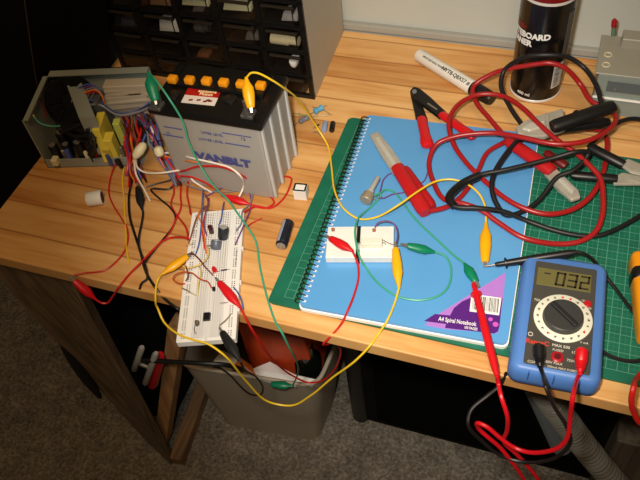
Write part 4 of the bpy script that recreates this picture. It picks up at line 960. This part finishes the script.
# ------------------------------------------------------------------ multimeter
ma = P(524, 256, .018); MB_ = P(606, 267, .018); MA = math.radians(2.6)
MC = Vector((.2855, .0437, .0033)); MW, MH, MT = .0815, .1382, .026
mm = thing('multimeter', 'blue cased digital multimeter reading on the green cutting mat', 'multimeter', MC, MA)
BLUEM = mat('blue rubber holster', (78, 124, 192), .45)
Mi = (Matrix.Translation(MC) @ Matrix.Rotation(MA, 4, 'Z')).inverted()
def ml(px, py, z=MT+.003): v = Mi @ P(px, py, z); return v
b = new(); ringloft(b, [[Vector((x, y, z)) for x, y in rrect(-MW/2+d, MW/2-d, -MH/2+d, MH/2-d, .010-d*.5)] for d, z in ((.003, 0), (.0005, .003), (0, .010), (.0008, .020), (.003, .0245), (.006, MT))], True, True)
obj('holster', b, BLUEM, mm, True, world=False)
b = new()
for x in (-.022, .0, .022):
    b = new(); box(b, x-.0005, x+.0005, -MH/2-.0003, -MH/2+.008, .012, .0240); obj('holster_groove', b, mat('dark blue groove', (48, 88, 160), .5), mm, world=False)
f0, f1, f2, f3 = ml(536, 262), ml(597, 270.5), ml(523, 363.5), ml(589.5, 376)
fx0, fx1, fy1, fy0 = (f0.x+f2.x)/2, (f1.x+f3.x)/2, (f0.y+f1.y)/2, (f2.y+f3.y)/2
FZ = MT+.0016
b = new(); prism(b, rrect(fx0, fx1, fy0, fy1, .002, 3), MT-.001, FZ, .0004); face = obj('face_plate', b, mat('dark grey face', (66, 64, 58), .5), mm, world=False)
l0, l1 = ml(539, 268.5), ml(589, 293)
lx0, lx1, ly1, ly0 = fx0+.0025, fx1-.0045, ml(539, 268.5).y, ml(540, 286).y
b = new(); box(b, lx0, lx1, ly0, ly1, FZ, FZ+.0006, .0003, 1); lcd = obj('display', b, mat('olive lcd', (106, 100, 58), .3), mm, world=False)
SEG = mat('lcd segments', (46, 42, 26), .5)
def digit(bm, x, y, w, h, segs):
    t = w*.24; k = .0006
    S = {'a': (0, h-t, w, h), 'g': (0, h/2-t/2, w, h/2+t/2), 'd': (0, 0, w, t), 'f': (0, h/2, t, h), 'b': (w-t, h/2, w, h), 'e': (0, 0, t, h/2), 'c': (w-t, 0, w, h/2)}
    for q in segs:
        s_ = S[q]; sl = .08
        p = [(x+s_[0]+sl*s_[1], y+s_[1]), (x+s_[2]+sl*s_[1], y+s_[1]), (x+s_[2]+sl*s_[3], y+s_[3]), (x+s_[0]+sl*s_[3], y+s_[3])]
        prism(bm, p, FZ+.0006, FZ+.0007)
b = new(); H_ = (ly1-ly0)*.78; W_ = .0090; yb = ly0+(ly1-ly0)*.10
for i, sg in enumerate(('abcdef', 'abgcd', 'abged')): digit(b, lx0+.0170+i*.0112, yb, W_, H_, sg)
box(b, lx0+.0065, lx0+.0125, yb+H_*.72, yb+H_*.82, FZ+.0006, FZ+.0007)
obj('digits', b, SEG, lcd, world=False)
dc = ml(562.5, 319.5); dcx, dcy = dc.x, dc.y
DR = .0265
b = new(); lathe(b, (dcx, dcy, FZ-.0002), (dcx, dcy, FZ+.0012), [(0, DR), (.7, DR), (1, DR-.0006)], 48); ringo = obj('dial_ring', b, mat('ivory dial ring', (226, 224, 204), .45), mm, True, world=False)
b = new(); br = new()
for k in range(20):
    t = 2*PI*k/20+.1; c = Vector((dcx+0.0229*math.cos(t), dcy+.0229*math.sin(t), FZ+.0013)); M2 = Matrix.Translation(c) @ Matrix.Rotation(t, 4, 'Z')
    w = random.uniform(.0008, .0016); tgt = br if k in (5, 4, 13, 18) else b; box(tgt, -.0011, .0011, -w, w*.2, 0, .0002, 0, 1, M2); box(tgt, -.0011, .0003, w*.5, w*.9, 0, .0002, 0, 1, M2)
obj('dial_marks', b, mat('dial print', (96, 96, 86), .5), ringo, world=False); obj('dial_marks', br, RED, ringo, world=False)
b = new(); lathe(b, (dcx, dcy, FZ), (dcx, dcy, FZ+.007), [(0, .0192), (.15, .0190), (.2, .0182), (.85, .0176), (1, .0164)], 40); kn = obj('dial_knob', b, mat('charcoal knob', (54, 54, 52), .45), mm, True, world=False)
M2 = Matrix.Translation((dcx, dcy, FZ+.0065)) @ Matrix.Rotation(math.radians(-42), 4, 'Z')
b = new(); box(b, -.0155, .0160, -.0026, .0026, 0, .0035, .0012, 2, M2); obj('knob_grip', b, mat('dark grip', (30, 30, 30), .5), kn, world=False)
def mtext(s, px, py, size, m, rot=0, **kw):
    c = ml(px, py, MC.z+FZ); bm = text_bm(s, size, **kw); bm.transform(Matrix.Translation((c.x, c.y, FZ+.0001)) @ Matrix.Rotation(rot, 4, 'Z')); return obj('face_lettering', bm, m, face, world=False, normals=False)
PRT = mat('pale print', (214, 208, 190), .5); REDP = mat('red print', (206, 60, 44), .5)
mtext('RangeC', 537.5, 342.5, .0066, REDP, bold=.02); mtext('750', 537, 300, .0036, PRT); mtext('10A', 584, 301, .0032, PRT); mtext('500', 589, 308.5, .0030, PRT)
mtext('MAX 500', 561, 346.5, .0040, PRT, bold=.01); mtext('FUSED', 558, 350.5, .0034, PRT); mtext('COM', 532, 362, .0036, PRT); mtext('10A', 575, 353, .0040, PRT); mtext('V mA', 584, 343, .0032, PRT)
mtext('500V MAX', 553, 363, .0036, PRT); mtext('750V', 571, 361, .0036, PRT); mtext('200mA MAX FUSED', 562, 369, .0030, PRT)
b = new(); c = ml(530.5, 334, MC.z+FZ)
tube(b, [(c.x+.002*math.cos(k*PI/6), c.y+.002*math.sin(k*PI/6), FZ+.0002) for k in range(13)], .0004, 5, 0); obj('face_symbol', b, PRT, face, world=False)
c = ml(588, 303, MC.z+FZ+.002); b = new(); lathe(b, (c.x, c.y, FZ-.0005), (c.x, c.y, FZ+.002), [(0, .0038), (.7, .0038), (1, .003)], 18); obj('hold_button', b, mat('red button', (176, 26, 34), .35), mm, True, world=False)
for px, py, m in ((539, 349, BLACK), (557.5, 356.5, mat('red socket', (170, 22, 36), .35)), (581, 357, BLACK)):
    c = ml(px, py, MC.z+FZ+.002); b = new(); lathe(b, (c.x, c.y, FZ-.001), (c.x, c.y, FZ+.0022), [(0, .0056), (.8, .0056), (1, .0048)], 20); so = obj('socket', b, m, mm, True, world=False)
    b = new(); lathe(b, (c.x, c.y, FZ+.0022), (c.x, c.y, FZ+.0025), [(0, .003), (1, .003)], 14); obj('socket_hole', b, mat('dark red hole', (84, 8, 14), .5), so, True, world=False)

# ------------------------------------------------------------------ test leads
MZ = MC.z+FZ
def probe(root, tip, back, m, needle=.012):
    tip, back = Vector(tip), Vector(back); d = (back-tip).normalized(); L = (back-tip).length
    bm = new(); lathe(bm, tip+d*needle, back, [(0, .0018), (.03, .0026), (.12, .0026), (.125, .0056), (.145, .0056), (.15, .0034), (.55, .0042), (.9, .0038), (1, .0022)], 16); obj('handle', bm, m, root, True)
    bm = new(); lathe(bm, tip, tip+d*(needle+.002), [(0, .0003), (.2, .0009), (1, .0009)], 10); obj('needle', bm, STEEL, root, True)
def plug(root, px, py, ex, ey, m):
    a = P(px, py, MZ+.010); b0 = P(ex, ey, MZ+.0075); bm = new()
    d = b0-a
    lathe(bm, a-d*.02, a+d*.55, [(0, .0044), (.08, .0056), (.9, .0056), (1, .0046)], 14); lathe(bm, a+d*.56, b0, [(0, .0048), (.18, .0048), (.22, .0040), (.4, .0044), (.44, .0036), (.62, .0040), (.66, .0031), (1, .0024)], 14); lathe(bm, (a.x, a.y, MZ+.0010), (a.x, a.y, MZ+.008), [(0, .0046), (1, .0046)], 14)
    obj('plug', bm, m, root, True); return b0
tb = thing('test_lead', 'black test lead and probe across the top of the multimeter', 'test lead', P(530, 258, .003))
probe(tb, P(483, 266.5, .0165), P(577, 252, .034), BLACK); pb = plug(tb, 539, 346, 540, 367, BLACK)
HF = -.062
b = new(); tube(b, path((577, 252, .034), (583, 253.5, .033), (592, 259, .026), (603, 273, .010), (615, 288, .006), (630, 308, .006), (645, 328, .006), (652, 347, .006), (641, 360, .006), (628, 361, .006), (612, 357, .006), (601.5, 351, .006)), .0019, 8)
tube(b, [pb]+path((542, 372, .034), (546, 387, 'Y', -.052), (554, 405.6, 'Y', -.058), (567, 427, 'Y', HF), (570, 443, 'Y', HF), (552, 459, 'Y', HF), (524, 462, 'Y', HF), (502, 456, 'Y', HF), (481, 440, 'Y', HF), (468, 424, 'Y', HF), (471, 410, 'Y', -.05), (487, 396, 'Y', -.035), (499, 386, 'Y', EDGE_Y-.004), (506.5, 373, .002)), .0019, 8)
obj('wire', b, BLACKW, tb, True)
tr_ = thing('test_lead', 'red test lead and probe leaning across the notebook label', 'test lead', P(483, 320, .0112))
probe(tr_, P(472, 278, .0155), P(497, 376, .0165), RED, .006); pr = plug(tr_, 582, 350, 580, 373, RED)
b = new(); tube(b, path((497, 376, .0165), (498.5, 384, .008), (501, 396, 'Y', -.045), (507, 415, 'Y', -.055), (507, 430.6, 'Y', -.056), (503.5, 440, 'Y', -.057), (506, 445, 'Y', -.056), (512, 450, 'Y', -.056), (524, 462, 'Y', -.056), (537, 478, 'Y', -.056), (550, 500, 'Y', -.056)), .0021, 8)
tube(b, [pr]+path((577.5, 378, .029), (573, 396, 'Y', -.056), (570, 418, 'Y', -.060), (566.6, 439, 'Y', -.066), (555.6, 449, 'Y', -.069), (530.6, 452.5, 'Y', -.068), (515, 448, 'Y', -.066), (499, 437, 'Y', -.064), (487, 427, 'Y', -.062), (477.5, 423, 'Y', -.060), (479, 429, 'Y', -.059), (489, 438, 'Y', -.060), (499, 446.5, 'Y', -.060), (512, 462, 'Y', -.062), (524, 480, 'Y', -.062), (536, 505, 'Y', -.062)), .0021, 8)
obj('wire', b, mat('bright red lead', (206, 18, 30), .35), tr_, True)

# ------------------------------------------------------------------ yellow tool and red loop at the right
yt = thing('yellow_meter', 'yellow tool with a black band at the right edge on the mat', 'tool', P(650, 290, .0035))
q0, q1 = P(630, 252, .022), P(639, 338, .022)
e = (q0-q1); el = e.length; yM = ori(q1-UP*.0185, e.cross(UP), e)
b = new(); box(b, 0, .05, 0, el, 0, .026, .007, 4, yM); obj('body', b, mat('yellow orange case', (236, 150, 16), .4), yt, True)
b = new(); box(b, -.0008, .0508, el*.62, el*.82, -.0002, .0268, .007, 4, yM); obj('band', b, BLACK, yt, True)
b = new(); qq = path((668, 362, .006), (650, 366, .007), (639, 376, .006), (633.5, 388, 'Y', -.028), (631.5, 400, 'Y', -.034), (634, 413, 'Y', -.036), (642, 424, 'Y', -.036), (660, 428, 'Y', -.034), (672, 405, 'Y', EDGE_Y-.006), (672, 384, .005), (668, 362, .0065))
tube(b, qq, .0026, 8); o = obj('red_cable', b, REDW, None, True); tag(rebase(o, qq[0]), 'red cable loop hanging over the bench edge at the far right', 'cable')

# ------------------------------------------------------------------ pliers and jumper cables
pl = thing('crimping_pliers', 'open black pliers with red handles behind the blue notebook', 'pliers', P(415, 95, .0))
pv = P(414.5, 96, .008)
TOOL = mat('blackened tool steel', (34, 32, 32), .45, .4)
def taper(bm, pts, z0, z1): prism(bm, [(p.x, p.y) for p in pts], z0, z1, .0012)
b = new(); zz = .009
taper(b, [P(*p, .009) for p in ((410, 91), (413, 87), (417.5, 90), (421, 102), (427.5, 119), (416, 119), (413, 104))], .004, .010)
obj('jaw', b, TOOL, pl)
b = new(); taper(b, [P(*p, .014) for p in ((411.5, 92), (414, 87), (420, 89), (431, 98.5), (446, 112), (440, 118), (426, 107), (416, 100))], .0102, .0155); obj('jaw', b, TOOL, pl)
b = new(); A_ = P(427, 103.5, .016); B_ = P(436.5, 110, .016); slab(b, A_-UP*.0006, B_-A_, Vector((.001, .002, 0)), UP*.0006); obj('blade_slot', b, STEEL, pl)
b = new(); lathe(b, P(414.5, 91.5, .015), P(414.5, 91.5, .0175), [(0, .0032), (1, .0028)], 16); obj('pivot', b, TOOL, pl, True)
b = new(); h0, h1 = P(421.5, 118, .0135), P(427.5, 146.5, .0180); lathe(b, h0, h1, [(0, .0056), (.1, .0064), (.6, .0062), (.85, .0078), (.96, .0072), (1, .005)], 18, .62); obj('handle', b, RED, pl, True)
b = new(); h0, h1 = P(441.5, 114, .0148), P(474, 137.5, .0205); lathe(b, h0, h1, [(0, .0052), (.1, .0062), (.6, .0060), (.85, .0072), (.96, .0066), (1, .0045)], 18, .62); obj('handle', b, RED, pl, True)

def sheet(bm, pts, z0, th): # pts = list of (px,py); plate between z0 and z0+th
    prism(bm, [(p.x, p.y) for p in (P(*q, z0+th) for q in pts)], z0, z0+th, .0015)
jr = thing('jumper_cable', 'tangled red jumper cable with two red handled clamps on the notebook', 'jumper cable', P(500, 170, .0112))
CLRED = mat('clamp red sleeve', (182, 24, 28), .4)
GJAW = mat('zinc plated jaw', (186, 182, 168), .36, .35, noise=(70, .25))
# clamp lying on the notebook, left
b = new(); sheet(b, ((369.5, 134), (378, 131), (392, 149), (404.5, 166), (393.5, 174), (380.5, 154)), .016, .004); sheet(b, ((370.5, 138), (377, 134), (398, 164), (393, 172)), .0116, .003); obj('clamp_jaw', b, GJAW, jr)
b = new(); lathe(b, P(397, 167, .0190), P(426, 213, .0190), [(0, .0078), (.06, .0082), (.9, .0088), (1, .0074)], 18, .78); obj('clamp_handle', b, CLRED, jr, True)
b = new(); lathe(b, P(405, 168, .0175), P(433, 207, .0175), [(0, .0040), (.08, .0050), (.9, .0056), (1, .004)], 16, .9); obj('clamp_handle', b, mat('darker red sleeve', (168, 18, 26), .4), jr, True)
b = new(); sheet(b, ((375, 138), (379, 136.5), (398, 165), (394, 167)), .0195, .0018); obj('jaw_sheen_rib', b, mat('jaw sheen rib', (206, 204, 194), .35, .3), jr)  # raised strip in a brighter zinc colour, painting in the sheen of the jaw
# second red clamp, on the mat
b = new(); sheet(b, ((543, 171), (552, 164), (563, 175), (579, 190), (581, 197), (572, 200), (559, 189)), .018, .005); sheet(b, ((556, 182), (562, 176), (577, 192), (571, 197)), .008, .009); obj('clamp_jaw', b, GJAW, jr)
b = new(); lathe(b, P(553, 172, .0230), P(508, 141, .0230), [(0, .0078), (.08, .0084), (.92, .0080), (1, .0062)], 18, .8); obj('clamp_handle', b, CLRED, jr, True)
b = new(); lathe(b, P(566, 166, .014), P(545, 152, .017), [(0, .005), (.1, .0056), (.9, .0052), (1, .004)], 14, .8); obj('clamp_handle', b, DKRED, jr, True)
red_pts = ((429, 211, .019), (440, 209, .0175), (451, 205, .0165), (465, 192, .0150), (478, 171, .0150), (487, 153, .0160), (500, 144.5, .0160), (515, 138, .016), (535, 134, .012), (560, 131, .010), (585, 129, .012), (602, 131, .016), (607, 141, .018), (606, 156, .018), (602, 176, .020), (590, 197, .018), (571, 210, .016), (546, 214, .018), (521, 207, .020), (502, 196, .021), (487, 183, .022), (475, 172, .023), (464, 160, .023), (453, 143, .026), (449, 121, .032), (459, 104, .034), (479, 94.5, .036), (501, 95.6, .038), (520, 106, .041), (539, 124, .043), (557, 140, .040), (577, 154, .036), (589, 165, .034), (600, 178, .030), (603, 196, .024), (602.5, 214, .018), (596, 231, .012), (581, 241, .0085), (559, 244, .0075), (524, 238, .014), (499, 223, .017), (480.6, 210, .021), (461, 203, .023), (444, 199, .020), (433, 181, .017), (429, 162, .018), (436.5, 144.5, .026), (456, 136.3, .034), (494, 133, .040), (520, 137, .046), (557, 144, .050), (587.5, 140.6, .050), (608, 130, .046), (616, 119, .042), (610, 109, .040), (591, 101, .040), (580, 84, .045), (565, 68, 'Y', .362), (550, 63, 'Y', .361), (537, 64, 'Y', .361), (524, 66, 'Y', .361), (508, 69, 'Y', .361), (494, 73, .046), (474, 86, .032), (475.5, 101, .028), (488, 117, .027), (500, 131, .026), (509, 141, .024))
b = new(); tube(b, path(*red_pts), .0029, 10); obj('cable', b, REDRUB, jr, True)

b = new(); sheet(b, ((556, 177), (559, 174), (575, 190), (572, 193)), .0228, .0018); obj('jaw_sheen_rib', b, MATS['jaw sheen rib'], jr)
jb = thing('jumper_cable', 'tangled black jumper cable with two black handled clamps beside the spray can', 'jumper cable', P(560, 120, .0))
b = new(); sheet(b, ((516, 127), (524, 121), (536, 116), (563, 108), (566, 128), (545, 136), (525, 136), (518, 133)), .034, .006); sheet(b, ((545, 113), (549, 112), (551, 130), (547, 131)), .040, .002); obj('clamp_jaw', b, GJAW, jb)
b = new(); sheet(b, ((522, 128), (530, 123), (544, 121), (545, 126), (530, 130)), .0398, .0016); obj('jaw_sheen_rib', b, MATS['jaw sheen rib'], jb)  # highlight on the jaw, put in as a brighter raised strip
b = new(); lathe(b, P(552, 127, .0500), P(614, 106, .0560), [(0, .0074), (.06, .0084), (.9, .0088), (1, .0070)], 18, .8); obj('clamp_handle', b, BLACK, jb, True)
b = new(); lathe(b, P(556, 128, .034), P(609, 122, .030), [(0, .006), (.1, .0074), (.9, .007), (1, .005)], 16, .85); obj('clamp_handle', b, BLACK, jb, True)
b = new(); lathe(b, P(573, 124, .032), P(577, 113, .052), [(0, .0045), (1, .0045)], 14); obj('clamp_spring', b, TOOL, jb, True)
b = new(); sheet(b, ((620, 164), (628, 158), (648, 166), (650, 176), (630, 171)), .022, .004); sheet(b, ((612, 178), (622, 172), (650, 176), (650, 184), (614, 184)), .014, .004); obj('clamp_jaw', b, GJAW, jb)
b = new(); lathe(b, P(589, 147, .0290), P(624, 165, .0260), [(0, .005), (.1, .0062), (.9, .0062), (1, .005)], 16, .85); obj('clamp_handle', b, BLACK, jb, True)
b = new(); lathe(b, P(571, 175, .0190), P(617, 179, .0180), [(0, .004), (.1, .0056), (.9, .0056), (1, .005)], 16, .85); obj('clamp_handle', b, BLACK, jb, True)
blk = ((602, 110, .056), (600.5, 100, .058), (595, 83, .062), (584, 67.5, .066), (569, 57.5, 'Y', .366), (556, 55.2, 'Y', .360), (542.5, 55, 'Y', .3575), (530, 56, 'Y', .3585), (520, 59, 'Y', .360), (504, 71, .052), (501, 86, .042), (511, 109, .034), (524, 128, .030), (528, 136, .028), (517.5, 141, .030), (500, 162.5, .029), (492.5, 178, .026), (492, 190, .023), (496, 203, .019), (506, 215, .016), (524, 211, .015), (540, 199, .016), (557.5, 177, .026), (572, 171, .030), (583, 162, .034), (588, 153, .040), (575, 152, .046), (555, 157.5, .040), (530, 164, .036), (505, 170, .034), (480, 175, .031), (462, 184, .029), (449, 198, .029), (454, 206, .028), (477.5, 208, .029), (503, 211.5, .022), (527.5, 221, .011), (559, 231.6, .0085), (584, 236, .0075), (602.5, 234.7, .0075), (640, 216, .007), (672, 190, .007), (680, 150, .012), (655, 124, .020), (636, 119, .026), (622, 121, .030), (607, 130, .030), (594, 141, .030), (589, 147, .029))
b = new(); tube(b, path(*blk), .0028, 10); obj('cable', b, BLACKRUB, jb, True)
b = new(); tube(b, path((480, 175, .031), (462, 184, .029), (449, 198, .029), (454, 206, .028)), .0046, 10); obj('cable_sleeve', b, BLACK, jb, True)

# ------------------------------------------------------------------ camera, light, world
cd = bpy.data.cameras.new('camera'); co = bpy.data.objects.new('camera', cd); COL.objects.link(co)
Rm = Matrix((RC[0], [-v for v in RC[1]], [-v for v in RC[2]])).transposed().to_4x4(); Rm.translation = CAM; co.matrix_world = Rm
cd.sensor_fit = 'HORIZONTAL'; cd.sensor_width = 36; cd.lens = FOC/640*36; cd.clip_start = .01; SC.camera = co
fwd = -Vector(Rm.col[2][:3]); right = Vector(Rm.col[0][:3]); upv = Vector(Rm.col[1][:3])
ld = bpy.data.lights.new('flash', 'SPOT'); ld.energy = 32; ld.spot_size = math.radians(60); ld.spot_blend = 1.0; ld.shadow_soft_size = .018; ld.color = (1, .95, .87)
lo = bpy.data.objects.new('flash', ld); COL.objects.link(lo); lo.location = CAM-right*.045+upv*.045
aim = P(425, 205, 0); lo.rotation_euler = (aim-lo.location).to_track_quat('-Z', 'Y').to_euler()
ad = bpy.data.lights.new('warm_fill', 'AREA'); ad.energy = 11; ad.size = .5; ad.color = (1, .66, .34)  # unseen warm area light, added as ambient fill beside the flash
ao = bpy.data.objects.new('warm_fill', ad); COL.objects.link(ao); ao.location = (.3, -.7, 1.7); ao.rotation_euler = (Vector((.1, .1, 0))-Vector(ao.location)).to_track_quat('-Z', 'Y').to_euler()
w = bpy.data.worlds.new('world'); SC.world = w; w.use_nodes = True
w.node_tree.nodes['Background'].inputs[0].default_value = (1, .80, .58, 1); w.node_tree.nodes['Background'].inputs[1].default_value = .035
vs = SC.view_settings; vs.view_transform = 'Standard'; vs.look = 'None'; vs.exposure = 0; vs.gamma = 1; vs.use_curve_mapping = False
